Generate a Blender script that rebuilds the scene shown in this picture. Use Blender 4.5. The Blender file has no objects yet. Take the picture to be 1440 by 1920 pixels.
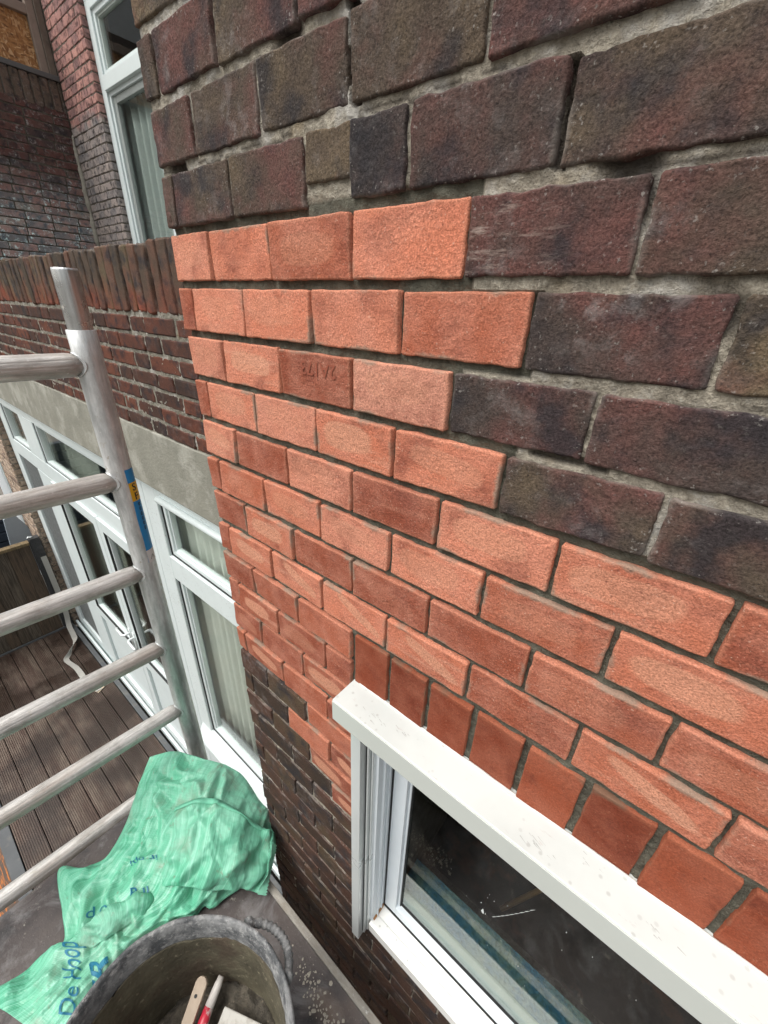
import bpy, math, random
from mathutils import Vector, noise
random.seed(7)
R = math.radians
SC = bpy.context.scene
COL = SC.collection

# ------------------------------------------------------------ camera, sky, sun, exposure
cam_d = bpy.data.cameras.new('camera'); cam = bpy.data.objects.new('camera', cam_d); COL.objects.link(cam)
cr = Vector((0.77610132, 0.62977816, 0.03234505)); cu = Vector((-0.30605506, 0.33132593, 0.89249842)); cf = Vector((-0.55135926, 0.70256857, -0.44988929))
from mathutils import Matrix
m = Matrix((cr, cu, -cf)).transposed().to_4x4(); m.translation = Vector((0.6171601, -0.31725341, -0.07248579))
cam.matrix_world = m
cam_d.sensor_fit = 'HORIZONTAL'; cam_d.sensor_width = 36.0; cam_d.lens = 19.173
cam_d.clip_start = 0.01; cam_d.clip_end = 500
SC.camera = cam

SUN_EL, SUN_AZ = R(58), R(205)          # azimuth clockwise from +Y
world = bpy.data.worlds.new('World'); SC.world = world; world.use_nodes = True
wn = world.node_tree; bg = wn.nodes['Background']
sky = wn.nodes.new('ShaderNodeTexSky'); sky.sky_type = 'NISHITA'; sky.sun_disc = False
sky.sun_elevation = SUN_EL; sky.sun_rotation = SUN_AZ; sky.air_density = 2.0; sky.dust_density = 6.0; sky.ozone_density = 1.0
hsv = wn.nodes.new('ShaderNodeHueSaturation'); hsv.inputs['Saturation'].default_value = 0.25
wn.links.new(sky.outputs['Color'], hsv.inputs['Color']); wn.links.new(hsv.outputs['Color'], bg.inputs['Color'])
bg.inputs['Strength'].default_value = 0.12
sun_d = bpy.data.lights.new('sun', 'SUN'); sun_d.energy = 1.45; sun_d.angle = R(50); sun_d.color = (1.0, 0.975, 0.94)
sun = bpy.data.objects.new('sun', sun_d); COL.objects.link(sun)
sv = Vector((math.sin(SUN_AZ)*math.cos(SUN_EL), math.cos(SUN_AZ)*math.cos(SUN_EL), math.sin(SUN_EL)))
sun.rotation_euler = sv.to_track_quat('Z', 'Y').to_euler()
SC.view_settings.view_transform = 'Standard'; SC.view_settings.look = 'None'
SC.view_settings.exposure = 0.55; SC.view_settings.gamma = 1.0; SC.view_settings.use_curve_mapping = False
SC.render.engine = 'CYCLES'

# ------------------------------------------------------------ node helpers
class NT:
    def __init__(s, name):
        s.m = bpy.data.materials.new(name); s.m.use_nodes = True
        s.t = s.m.node_tree; s.b = s.t.nodes['Principled BSDF']; s.tc = s.t.nodes.new('ShaderNodeTexCoord')
        s.obj = s.tc.outputs['Object']; s.uv = s.tc.outputs['UV']
    def put(s, sock, v):
        if isinstance(v, bpy.types.NodeSocket): s.t.links.new(v, sock)
        elif v is not None:
            if isinstance(v, tuple) and len(v) == 3 and sock.type == 'RGBA': v = v + (1,)
            sock.default_value = v
    def noise(s, scale, detail=3, rough=.55, vec=None, dist=0, out='Fac'):
        n = s.t.nodes.new('ShaderNodeTexNoise'); s.put(n.inputs['Vector'], vec or s.obj)
        n.inputs['Scale'].default_value = scale; n.inputs['Detail'].default_value = detail; n.inputs['Roughness'].default_value = rough; n.inputs['Distortion'].default_value = dist
        return n.outputs[out]
    def voro(s, scale, vec=None, feature='F1', out='Distance', rnd=1):
        n = s.t.nodes.new('ShaderNodeTexVoronoi'); n.feature = feature; s.put(n.inputs['Vector'], vec or s.obj); n.inputs['Scale'].default_value = scale; n.inputs['Randomness'].default_value = rnd
        return n.outputs[out]
    def math(s, op, a, b=None, c=None, clamp=False):
        n = s.t.nodes.new('ShaderNodeMath'); n.operation = op; n.use_clamp = clamp
        for i, v in enumerate((a, b, c)):
            if v is not None: s.put(n.inputs[i], v)
        return n.outputs[0]
    def mapr(s, v, a, b, c=0., d=1., smooth=False):
        n = s.t.nodes.new('ShaderNodeMapRange'); s.put(n.inputs['Value'], v)
        n.interpolation_type = 'SMOOTHSTEP' if smooth else 'LINEAR'
        for k, x in (('From Min', a), ('From Max', b), ('To Min', c), ('To Max', d)): n.inputs[k].default_value = x
        return n.outputs['Result']
    def ramp(s, v, stops, interp='LINEAR'):
        n = s.t.nodes.new('ShaderNodeValToRGB'); s.put(n.inputs['Fac'], v); e = n.color_ramp.elements; n.color_ramp.interpolation = interp
        while len(e) < len(stops): e.new(.5)
        for el, (p, c) in zip(e, stops): el.position = p; el.color = tuple(c) + (1,)
        return n.outputs['Color']
    def mix(s, f, a, b, mode='MIX'):
        n = s.t.nodes.new('ShaderNodeMix'); n.data_type = 'RGBA'; n.blend_type = mode
        s.put(n.inputs[0], f); s.put(n.inputs[6], a); s.put(n.inputs[7], b); return n.outputs[2]
    def mapping(s, vec, sc=(1, 1, 1), rot=(0, 0, 0), loc=(0, 0, 0)):
        n = s.t.nodes.new('ShaderNodeMapping'); s.put(n.inputs['Vector'], vec); n.inputs['Scale'].default_value = sc; n.inputs['Rotation'].default_value = rot; n.inputs['Location'].default_value = loc
        return n.outputs['Vector']
    def vadd(s, a, b):
        n = s.t.nodes.new('ShaderNodeVectorMath'); n.operation = 'ADD'; s.put(n.inputs[0], a); s.put(n.inputs[1], b); return n.outputs[0]
    def attr(s, name):
        n = s.t.nodes.new('ShaderNodeAttribute'); n.attribute_name = name; sp = s.t.nodes.new('ShaderNodeSeparateColor')
        s.t.links.new(n.outputs['Color'], sp.inputs[0]); return n.outputs['Color'], sp.outputs[0], sp.outputs[1], sp.outputs[2]
    def xyz(s, v):
        n = s.t.nodes.new('ShaderNodeSeparateXYZ'); s.put(n.inputs[0], v); return n.outputs
    def bump(s, h, dist, strength=1., prev=None):
        n = s.t.nodes.new('ShaderNodeBump'); s.put(n.inputs['Height'], h); n.inputs['Distance'].default_value = dist; n.inputs['Strength'].default_value = strength
        if prev: s.t.links.new(prev, n.inputs['Normal'])
        return n.outputs['Normal']
    def fin(s, color, rough=.8, normal=None, metal=0, spec=None):
        s.put(s.b.inputs['Base Color'], color); s.put(s.b.inputs['Roughness'], rough); s.put(s.b.inputs['Metallic'], metal)
        if normal: s.t.links.new(normal, s.b.inputs['Normal'])
        if spec is not None: s.b.inputs['Specular IOR Level'].default_value = spec
        return s.m

# ------------------------------------------------------------ materials
def mat_new_brick(name='new_red_brick', k=1., mul=(1, 1, 1)):
    n = NT(name); _, r, g, b = n.attr('tone')
    uv = n.xyz(n.uv); wob = n.noise(24, 2)
    base = n.ramp(r, [(0, (.18, .052, .034)), (.3, (.28, .080, .046)), (.6, (.42, .132, .074)), (.82, (.55, .192, .115)), (1, (.54, .25, .175))])
    base = n.mix(n.mapr(n.noise(30, 4, vec=n.vadd(n.obj, n.attr('tone')[0])), .35, .7), base, n.mix(.45, base, (.54, .25, .18)))
    base = n.mix(n.mapr(n.noise(18, 5, .6, vec=n.vadd(n.obj, n.attr('tone')[0])), .52, .70, 0, .7), base, (.20, .06, .042))
    # fire flash: a paler rounded field on some bricks, edge wandering
    cu_ = n.math('SUBTRACT', uv[0], n.mapr(g, 0, 1, .42, .60)); cv_ = n.math('SUBTRACT', uv[1], n.mapr(r, 0, 1, .42, .60))
    sl = n.mapr(g, .35, 1, 0, .9); cv2 = n.math('ADD', cv_, n.math('MULTIPLY', cu_, sl))
    e = n.math('ADD', n.math('POWER', n.math('ABSOLUTE', n.math('DIVIDE', cu_, .36)), 3.), n.math('POWER', n.math('ABSOLUTE', n.math('DIVIDE', cv2, n.mapr(g, 0, 1, .34, .17))), 3.))
    e = n.math('ADD', e, n.math('MULTIPLY', n.math('SUBTRACT', wob, .5), 1.3))
    patch = n.math('MULTIPLY', n.mapr(e, .55, 1.05, 1, 0, True), b)
    base = n.mix(n.math('MULTIPLY', patch, .8), base, (.56, .27, .175))
    streak = n.mapr(n.noise(9, 3, .6, vec=n.mapping(n.vadd(n.obj, n.attr('tone')[0]), (1, 1, 7), rot=(0, R(-28), 0))), .55, .68)
    base = n.mix(n.math('MULTIPLY', streak, n.mapr(b, .2, 1, .12, .5)), base, (.56, .29, .20))
    edge = n.math('MINIMUM', n.math('MINIMUM', uv[0], n.math('SUBTRACT', 1., uv[0])), n.math('MINIMUM', n.math('MULTIPLY', uv[1], .5), n.math('MULTIPLY', n.math('SUBTRACT', 1., uv[1]), .5)))
    base = n.mix(n.math('MULTIPLY', n.mapr(n.math('ADD', edge, n.math('MULTIPLY', wob, .03)), .02, .05, 1, 0), .35), base, (.55, .25, .16))
    grain = n.noise(620, 3, .7)
    base = n.mix(.9, base, n.mapr(grain, .32, .68, 1-.38*k, 1+.38*k), 'MULTIPLY')
    base = n.mix(n.mapr(n.noise(420, 2), .66, .72, 0, .5*k), base, (.66, .42, .32))
    smear = n.math('MULTIPLY', n.mapr(n.math('ADD', edge, n.math('MULTIPLY', n.noise(70, 4, .7), .12)), .07, .10, 1, 0), n.mapr(n.noise(19, 3), .52, .62, 0, .75))
    base = n.mix(smear, base, (.24, .20, .155))
    dark = n.mapr(n.voro(120), .06, .16, 1, 0)
    base = n.mix(n.math('MULTIPLY', dark, n.mapr(n.noise(14, 2), .5, .62, 0, .7)), base, (.17, .06, .045))
    base = n.mix(1., base, mul, 'MULTIPLY')
    nb = n.bump(grain, .0009*k, .9); nb = n.bump(n.noise(190, 4, .65), .0020*k, .8, nb); nb = n.bump(n.noise(50, 4, .55), .0022*k, .6, nb)
    return n.fin(base, .92, nb, spec=.12)

def mat_old_brick(name='old_dark_brick', tint=(1, 1, 1), white=.35, big=1.0, specks=.5, stops=None, bumpk=1.0):
    n = NT(name); c, r, g, b = n.attr('tone')
    off = n.mapping(c, (9, 7, 5)); v = n.vadd(n.obj, off)
    hue = n.math('ADD', n.math('MULTIPLY', n.noise(9*big, 4, .6, vec=v), .75), n.math('MULTIPLY', r, .38))
    stops = stops or [(.26, (.026, .026, .030)), (.40, (.066, .049, .043)), (.52, (.118, .056, .049)), (.64, (.080, .060, .047)), (.78, (.125, .094, .061)), (.9, (.14, .060, .050))]
    base = n.ramp(hue, stops)
    base = n.mix(n.mapr(n.noise(24*big, 4, vec=v), .49, .66, 0, .8), base, (.028, .027, .031))
    grain = n.noise(560, 4, .7)
    base = n.mix(.85, base, n.mapr(grain, .33, .67, .5, 1.6), 'MULTIPLY')
    pit = n.mapr(n.voro(210), .06, .2, 1, 0); base = n.mix(n.math('MULTIPLY', pit, .65), base, (.022, .018, .017))
    uv = n.xyz(n.uv)
    edge = n.math('MINIMUM', n.math('MINIMUM', uv[0], n.math('SUBTRACT', 1., uv[0])), n.math('MINIMUM', uv[1], n.math('SUBTRACT', 1., uv[1])))
    sp = n.mapr(n.noise(330, 3, .6), .62, .70)
    cloud = n.mapr(n.noise(16*big, 4, .6, vec=v), .5, .68)
    em = n.mapr(edge, .0, .22, 1, .12)
    m1 = n.math('MULTIPLY', n.math('MULTIPLY', sp, n.math('MAXIMUM', cloud, em)), specks)
    base = n.mix(m1, base, (.42, .40, .37))
    m2 = n.math('MULTIPLY', n.mapr(n.noise(60*big, 5, .7, vec=v), .48, .62), n.math('MULTIPLY', cloud, white))
    base = n.mix(m2, base, (.30, .28, .27))
    pale = n.noise(30, 5, .7, vec=n.mapping(v, (1., 1, 5), rot=(0, R(24), 0)))
    base = n.mix(n.math('MULTIPLY', n.math('MULTIPLY', n.mapr(pale, .54, .66), n.mapr(uv[0], .75, .1)), n.math('GREATER_THAN', b, .93)), base, (.30, .23, .20))
    base = n.mix(n.math('MULTIPLY', n.mapr(n.math('ADD', edge, n.math('MULTIPLY', n.noise(90, 3), .06)), .022, .062, 1, 0), n.mapr(n.noise(22, 3), .46, .62, 0, .5)), base, (.30, .27, .24))
    base = n.mix(1., base, tint, 'MULTIPLY')
    nb = n.bump(grain, .0012*bumpk, .9); nb = n.bump(n.noise(190, 4, .65), .0020*bumpk, .8, nb); nb = n.bump(n.noise(45, 3), .0018*bumpk, .6, nb)
    return n.fin(base, .9, nb, spec=.15)

def mat_mortar(name='mortar', a=(.165, .16, .125), b_=(.50, .45, .365), dirty=(.07, .06, .045)):
    n = NT(name); _, r, g, b = n.attr('tone')       # r: 0 fresh grey-green, 1 old pale grit
    fresh = n.mix(n.mapr(n.noise(60, 4), .35, .65), tuple(x*.6 for x in a), tuple(x*1.05 for x in a))
    old = n.mix(n.mapr(n.noise(150, 6, .75), .36, .60), tuple(x*.48 for x in b_), b_)
    old = n.mix(n.mapr(n.noise(28, 4, .7), .50, .62, 0, .5), old, tuple(x*.42 for x in b_))
    old = n.mix(n.mapr(n.noise(9, 4), .56, .72, 0, .75), old, dirty)
    old = n.mix(n.mapr(n.noise(300, 3), .6, .72, 0, .5), old, (.5, .48, .42))
    old = n.mix(n.mapr(n.noise(13, 3, vec=n.mapping(n.obj, loc=(3, 1, 5))), .62, .72, 0, .6), old, (.24, .17, .08))
    old = n.mix(n.mapr(n.noise(17, 5, .7, vec=n.mapping(n.obj, loc=(1, 8, 2))), .51, .64, 0, .85), old, (.56, .54, .50))
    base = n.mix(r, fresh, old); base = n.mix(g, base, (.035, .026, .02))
    nb = n.bump(n.noise(500, 4, .65), .002, 1.); nb = n.bump(n.noise(150, 5, .7), .007, .9, nb)
    return n.fin(base, .93, nb, spec=.2)

def mat_plain(name, col, rough=.5, metal=0, var=.12, scale=20, bumpd=0, bscale=200, dark=None, dscale=6, damt=.5, lo=.55, hi=.7, spec=None):
    n = NT(name)
    base = n.mix(n.noise(scale, 5, .6), tuple(c*(1-var) for c in col), tuple(min(1, c*(1+var)) for c in col))
    if dark: base = n.mix(n.mapr(n.noise(dscale, 6, .65), lo, hi, 0, damt), base, dark)
    nb = n.bump(n.noise(bscale, 4, .6), bumpd) if bumpd else None
    return n.fin(base, n.mapr(n.noise(scale*1.7, 3), .3, .7, max(.02, rough*.8), min(1, rough*1.2)), nb, metal, spec)

def mat_upvc(name, specks=0., smudge=.35, col=(.64, .71, .71), th=.66):
    n = NT(name)
    base = n.mix(n.mapr(n.noise(7, 5, .6), .45, .7, 0, smudge), col, tuple(c*.86 for c in col))
    sm = n.noise(60, 4, .7, vec=n.mapping(n.obj, (.5, 2, 2), rot=(0, R(30), 0)))
    base = n.mix(n.math('MULTIPLY', n.mapr(sm, th, th+.08), smudge), base, (.5, .49, .47))
    if specks:
        d = n.math('MULTIPLY', n.mapr(n.voro(75), .10, .19, 1, 0), n.mapr(n.noise(6, 4), .44, .56))
        base = n.mix(n.math('MULTIPLY', d, specks), base, (.12, .09, .07))
    return n.fin(base, .38, n.bump(n.noise(15, 2), .0006), spec=.4)

def mat_glass(name, tint=(.93, .955, .94), refl=1.0, dusty=.05):
    n = NT(name); t = n.t
    g = t.nodes.new('ShaderNodeBsdfGlossy'); g.inputs['Roughness'].default_value = .015; g.inputs['Color'].default_value = (1, 1, 1, 1)
    tr = t.nodes.new('ShaderNodeBsdfTransparent'); tr.inputs['Color'].default_value = tint + (1,)
    fr = t.nodes.new('ShaderNodeFresnel'); geo = t.nodes.new('ShaderNodeNewGeometry')
    t.links.new(n.mapr(geo.outputs['Backfacing'], 0, 1, 1.5, 1/1.5), fr.inputs['IOR'])
    nb = n.bump(n.noise(3, 2), .002, .4)
    t.links.new(nb, g.inputs['Normal'])
    mx = t.nodes.new('ShaderNodeMixShader'); f = n.math('MULTIPLY', fr.outputs[0], refl*.85, clamp=True)
    t.links.new(f, mx.inputs[0]); t.links.new(tr.outputs[0], mx.inputs[1]); t.links.new(g.outputs[0], mx.inputs[2])
    # dried drips and dust on the pane
    dust = n.mapr(n.noise(30, 5, .75), .62, .74, 0, dusty)
    df = t.nodes.new('ShaderNodeBsdfDiffuse'); df.inputs['Color'].default_value = (.6, .6, .57, 1)
    m2 = t.nodes.new('ShaderNodeMixShader'); t.links.new(dust, m2.inputs[0]); t.links.new(mx.outputs[0], m2.inputs[1]); t.links.new(df.outputs[0], m2.inputs[2])
    t.links.new(m2.outputs[0], t.nodes['Material Output'].inputs[0]); t.nodes.remove(n.b)
    return n.m

def mat_alu(name, col, rough=.45, metal=.75, stain=(.30, .31, .30), cstretch=(1, 1, .12), grime=.5, streak=None):
    n = NT(name); v = n.mapping(n.obj, cstretch)
    base = n.mix(n.mapr(n.noise(60, 5, .7, vec=v), .35, .65), tuple(c*.60 for c in col), col)
    base = n.mix(n.mapr(n.noise(25, 6, .7, vec=n.mapping(n.obj, tuple(min(1, x*3) for x in cstretch))), .45, .66, 0, grime), base, stain)
    base = n.mix(n.mapr(n.noise(120, 4, .7), .64, .72, 0, .6), base, (.9, .9, .88))
    if streak: base = n.mix(n.mapr(n.noise(11, 4, .6, vec=n.mapping(n.obj, cstretch, loc=(4, 2, 7))), .5, .66, 0, .55), base, streak)
    scr = n.math('MULTIPLY', n.mapr(n.voro(38, vec=n.vadd(n.mapping(n.obj, (1, 1, .25)), n.noise(30, 3, out='Color')), feature='DISTANCE_TO_EDGE'), .0, .035, 1, 0), n.mapr(n.noise(9, 2), .4, .6))
    base = n.mix(n.math('MULTIPLY', scr, .55), base, (.85, .86, .85))
    spl = n.math('MULTIPLY', n.mapr(n.noise(55, 4, .65), .62, .66), n.mapr(n.noise(6, 3, vec=n.mapping(n.obj, loc=(5, 5, 5))), .48, .6))
    base = n.mix(n.math('MULTIPLY', spl, .85), base, (.46, .43, .37))
    metal = n.math('MULTIPLY', n.math('SUBTRACT', 1., spl), metal)
    return n.fin(base, n.mapr(n.noise(40, 4), .3, .7, rough*.75, rough*1.35), n.bump(n.noise(180, 4, .65, vec=v), .0009), metal)

M = {}
M['new_brick'] = mat_new_brick()
M['old_brick'] = mat_old_brick()
M['low_brick'] = mat_old_brick('reddish_brown_old_brick', (1, 1, 1), .3, 1, .35, [(.26, (.036, .027, .022)), (.45, (.056, .036, .027)), (.62, (.080, .042, .031)), (.8, (.080, .056, .036))], .8)  # redder brown, darkened further to stand in for weaker light below
M['mortar'] = mat_mortar()
M['upvc'] = mat_upvc('white_upvc')
M['upvc_dirty'] = mat_upvc('white_upvc_speckled', .85, .5)
M['head_white'] = mat_upvc('white_powder_coat', .25, .9, (.60, .64, .62), .63)
M['alu_trim'] = mat_plain('brushed_white_metal', (.74, .78, .78), .32, .35, .08, 6, .0003, 60)
M['jamb'] = mat_upvc('pale_blue_white_upvc', 0, .2, (.70, .76, .80))
M['gasket'] = mat_plain('black_rubber_gasket', (.012, .013, .014), .6)
M['glass'] = mat_glass('window_glass')
M['glass_main'] = mat_glass('near_window_glass', (.80, .83, .80), .9, .006)
M['lintel'] = mat_plain('weathered_concrete', (.225, .222, .185), .9, 0, .38, 9, .003, 110, (.36, .355, .31), 6, .8, .50, .62)
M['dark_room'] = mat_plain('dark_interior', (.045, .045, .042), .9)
M['alu_pole'] = mat_alu('worn_aluminium_tube', (.86, .88, .88), .42, .45, (.34, .36, .36), (1, 1, .15), .6, (.13, .20, .165))
M['alu_spigot'] = mat_alu('bright_aluminium_spigot', (.75, .76, .76), .3, .9, (.45, .46, .45), (1, 1, .06), .4)
M['alu_rung'] = mat_alu('dirty_aluminium_rung', (.68, .66, .63), .5, .35, (.27, .25, .225), (2.2, .2, 2.2), .65, (.36, .29, .24))
M['gutter'] = mat_plain('dark_grey_profile', (.075, .08, .085), .55, 0, .2, 8, .0008, 100, (.16, .15, .13), 9, .6)
M['soil'] = mat_plain('black_gap_debris', (.02, .018, .015), .95, 0, .5, 60, .01, 60)

# ------------------------------------------------------------ mesh helpers
class MB:
    """collects faces; build() links them as ONE mesh object"""
    def __init__(s): s.v = []; s.f = []; s.uv = []; s.tone = []; s.mi = []; s.t = (0., 0., 0., 1.); s.cm = 0
    def quad(s, idx, uv=None): s.f.append(idx); s.uv.append(uv); s.mi.append(s.cm)
    def add(s, pts, faces, uvs=None):
        o = len(s.v); s.v += [tuple(p) for p in pts]; s.tone += [s.t]*len(pts)
        for i, f in enumerate(faces):
            s.quad([o+k for k in f], [uvs[k] for k in f] if uvs else None)
    def box(s, x0, x1, y0, y1, z0, z1):
        s.add([(x0,y0,z0),(x1,y0,z0),(x1,y1,z0),(x0,y1,z0),(x0,y0,z1),(x1,y0,z1),(x1,y1,z1),(x0,y1,z1)],
              [(0,3,2,1),(4,5,6,7),(0,1,5,4),(1,2,6,5),(2,3,7,6),(3,0,4,7)])
    def prism(s, poly, a, b, fn):
        n = len(poly); pts = [fn(u, w, a) for u, w in poly]+[fn(u, w, b) for u, w in poly]
        s.add(pts, [tuple(range(n))[::-1], tuple(range(n, 2*n))]+[(i, (i+1) % n, n+(i+1) % n, n+i) for i in range(n)])
    def tube(s, path, rad, n=24, prof=None, cap=True):
        rings = []; pts = [Vector(p) for p in path]; up = None
        for i, p in enumerate(pts):
            d = (pts[min(i+1, len(pts)-1)]-pts[max(i-1, 0)]).normalized()
            if up is None: up = Vector((0, 0, 1)) if abs(d.z) < .9 else Vector((0, 1, 0))
            a = (up-d*up.dot(d)).normalized(); b = d.cross(a); up = a
            r = rad[i] if isinstance(rad, (list, tuple)) else rad
            ring = []
            for k in range(n):
                th = 2*math.pi*k/n; rr = r*(prof(th) if prof else 1)
                ring.append(p+a*math.cos(th)*rr+b*math.sin(th)*rr)
            rings.append(ring)
        o = len(s.v)
        for ring in rings: s.v += [tuple(q) for q in ring]; s.tone += [s.t]*n
        for i in range(len(rings)-1):
            for k in range(n):
                k2 = (k+1) % n
                s.quad([o+i*n+k, o+i*n+k2, o+(i+1)*n+k2, o+(i+1)*n+k])
        if cap:
            s.quad([o+k for k in range(n)][::-1]); s.quad([o+(len(rings)-1)*n+k for k in range(n)])
    def grid(s, P, flip=False, uv=None):
        h = len(P); w = len(P[0]); o = len(s.v)
        for row in P: s.v += [tuple(q) for q in row]; s.tone += [s.t]*w
        for i in range(h-1):
            for j in range(w-1):
                q = [o+i*w+j, o+i*w+j+1, o+(i+1)*w+j+1, o+(i+1)*w+j]
                u = [(j/(w-1), i/(h-1)), ((j+1)/(w-1), i/(h-1)), ((j+1)/(w-1), (i+1)/(h-1)), (j/(w-1), (i+1)/(h-1))]
                if flip: q = q[::-1]; u = u[::-1]
                s.quad(q, u)
    def build(s, name, mat, parent=None, smooth=False, bevel=0, solid=0, base=(0, 0, 0), tone=False):
        me = bpy.data.meshes.new(name); me.from_pydata([tuple(a-b for a, b in zip(v, base)) for v in s.v], [], s.f)
        for mm in (mat if isinstance(mat, list) else [mat]): me.materials.append(mm)
        if any(s.mi): me.polygons.foreach_set('material_index', s.mi)
        if any(u is not None for u in s.uv):
            l = me.uv_layers.new(name='UVMap'); flat = []
            for f, u in zip(s.f, s.uv):
                for k in range(len(f)): flat += list(u[k]) if u else [0., 0.]
            l.data.foreach_set('uv', flat)
        if tone:
            a = me.color_attributes.new('tone', 'FLOAT_COLOR', 'POINT'); a.data.foreach_set('color', [c for t in s.tone for c in t])
        if smooth: me.polygons.foreach_set('use_smooth', [True]*len(me.polygons))
        me.update()
        o = bpy.data.objects.new(name, me); COL.objects.link(o)
        if parent: o.parent = parent
        if bevel:
            b = o.modifiers.new('bevel', 'BEVEL'); b.width = bevel; b.segments = 2; b.limit_method = 'ANGLE'; b.angle_limit = R(40)
        if solid:
            b = o.modifiers.new('solid', 'SOLIDIFY'); b.thickness = solid; b.offset = -1
        return o

def tag(o, label, cat, group=None):
    o['label'] = label; o['category'] = cat
    if group: o['group'] = group
    return o
def thing(name, label, cat, loc=(0, 0, 0), group=None):
    o = bpy.data.objects.new(name, None); COL.objects.link(o); o.location = loc; o.empty_display_size = .05
    return tag(o, label, cat, group)
def struct(o): o['kind'] = 'structure'; return o
def part(mb, name, mat, root, **k):
    b = k.pop('base', None)
    if b is None: b = tuple(root.matrix_world.translation) if False else tuple(root.get('_b', root.location))
    o = mb.build(name, mat, root, base=b, **k); o['_b'] = b; return o
def clean_b():
    for o in bpy.data.objects:
        if '_b' in o.keys(): del o['_b']
def boxes(lst):
    mb = MB()
    for b in lst: mb.box(*b)
    return mb

# surfaces: a = along the wall, d = depth into it
def face_y(y0): return lambda a, d, z: (a, y0+d, z)                # wall facing -Y
def face_px(x0): return lambda a, d, z: (x0-d, a, z)               # wall facing +X (a runs along Y)
def face_nx(x0): return lambda a, d, z: (x0+d, a, z)               # wall facing -X

def n3(x, y, z, k): return noise.noise(Vector((x*k, y*k, z*k)))
SEED = [0]
def brick(mb, fn, a0, a1, z0, z1, nx=10, nz=6, r=.003, jit=.0008, bump=.0005, back=.03, proud=0., flip=False, tone=None, tilt=.0006, flash=0.):
    SEED[0] += 1; sd = SEED[0]*3.7
    w, h = a1-a0, z1-z0; r = min(r, w*.2, h*.2)
    q_ = r+.0009
    us = [0, r, q_]+[q_+(w-2*q_)*(i+1)/(nx-1) for i in range(nx-2)]+[w-q_, w-r, w]
    us = sorted(set(round(u, 6) for u in us)); ws = sorted(set(round(u, 6) for u in [0, r, q_]+[q_+(h-2*q_)*(i+1)/(nz-1) for i in range(nz-2)]+[h-q_, h-r, h]))
    t1, t2 = random.uniform(-tilt, tilt), random.uniform(-tilt, tilt)
    mb.t = tone or (random.random(), random.random(), flash, 1.)
    o = len(mb.v); W, H = len(us), len(ws)
    for j, v in enumerate(ws):
        for i, u in enumerate(us):
            be = i in (0, W-1) or j in (0, H-1)
            a, z = a0+u, z0+v
            ja = noise.noise(Vector((a*60+sd, z*60, sd)))*jit*1.5+noise.noise(Vector((a*220, z*220+sd, sd)))*jit
            jz = noise.noise(Vector((a*60, z*60+sd, -sd)))*jit*1.5+noise.noise(Vector((a*220+sd, z*220, -sd)))*jit
            k = 1.25 if (i < 3 or i > W-4 or j < 3 or j > H-4) else .3
            corner = (i in (0, W-1)) and (j in (0, H-1))
            if corner: a += r*.45*(1 if i == 0 else -1); z += r*.45*(1 if j == 0 else -1)
            d = (r*.8 if be else 0)+noise.noise(Vector((a*35+sd, z*35, sd)))*bump*2+noise.noise(Vector((a*120+sd, z*120, 0)))*bump+t1*(u/w-.5)*2+t2*(v/h-.5)*2-proud
            mb.v.append(fn(a+ja*k, d, z+jz*k)); mb.tone.append(mb.t)
    for j in range(H-1):
        for i in range(W-1):
            q = [o+j*W+i, o+j*W+i+1, o+(j+1)*W+i+1, o+(j+1)*W+i]
            uv = [(us[i]/w, ws[j]/h), (us[i+1]/w, ws[j]/h), (us[i+1]/w, ws[j+1]/h), (us[i]/w, ws[j+1]/h)]
            if flip: q = q[::-1]; uv = uv[::-1]
            mb.quad(q, uv)
    ring = [o+i for i in range(W)]+[o+j*W+W-1 for j in range(1, H)]+[o+(H-1)*W+i for i in range(W-2, -1, -1)]+[o+j*W for j in range(H-2, 0, -1)]
    ringuv = [(us[i]/w, 0) for i in range(W)]+[(1, ws[j]/h) for j in range(1, H)]+[(us[i]/w, 1) for i in range(W-2, -1, -1)]+[(0, ws[j]/h) for j in range(H-2, 0, -1)]
    bo = len(mb.v)
    ctr = fn(0, 0, 0); dv = Vector(fn(0, 1, 0))-Vector(ctr)
    for k in ring:
        p = Vector(mb.v[k]); q = fn(0, back, 0); 
        # push straight back to depth `back`
        dd = (p-Vector(ctr)).dot(dv); mb.v.append(tuple(p+dv*(back-dd))); mb.tone.append(mb.t)
    n = len(ring)
    for k in range(n):
        k2 = (k+1) % n; q = [ring[k], bo+k, bo+k2, ring[k2]]
        if flip: q = q[::-1]
        u = [ringuv[k], ringuv[k], ringuv[k2], ringuv[k2]]
        mb.quad(q, u[::-1] if flip else u)
    q = [bo+k for k in range(n)]
    mb.quad(q if flip else q[::-1])

def flemish(fn, a0, a1, z0, z1, mb, H=.06, S=.207, Hd=.117, j=.010, flip=False, **k):
    rows = int(round((z1-z0)/H))
    for i in range(rows):
        z = z0+i*H; a = a0-((S+Hd)*.5+.03 if i % 2 else 0)-.02*(i % 3); n = 0
        while a < a1:
            L = S if n % 2 == 0 else Hd
            b0, b1 = max(a, a0), min(a+L-j, a1)
            if b1-b0 > .02: brick(mb, fn, b0+random.uniform(-.002, .002), b1, z+random.uniform(0, .002), z+H-j+random.uniform(-.001, .001), flip=flip, proud=random.uniform(-.002, .003), **k)
            a += L; n += 1

H = .0600326; L = .11638
def zrow(r): return -(r-1)*H          # top of row r

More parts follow.
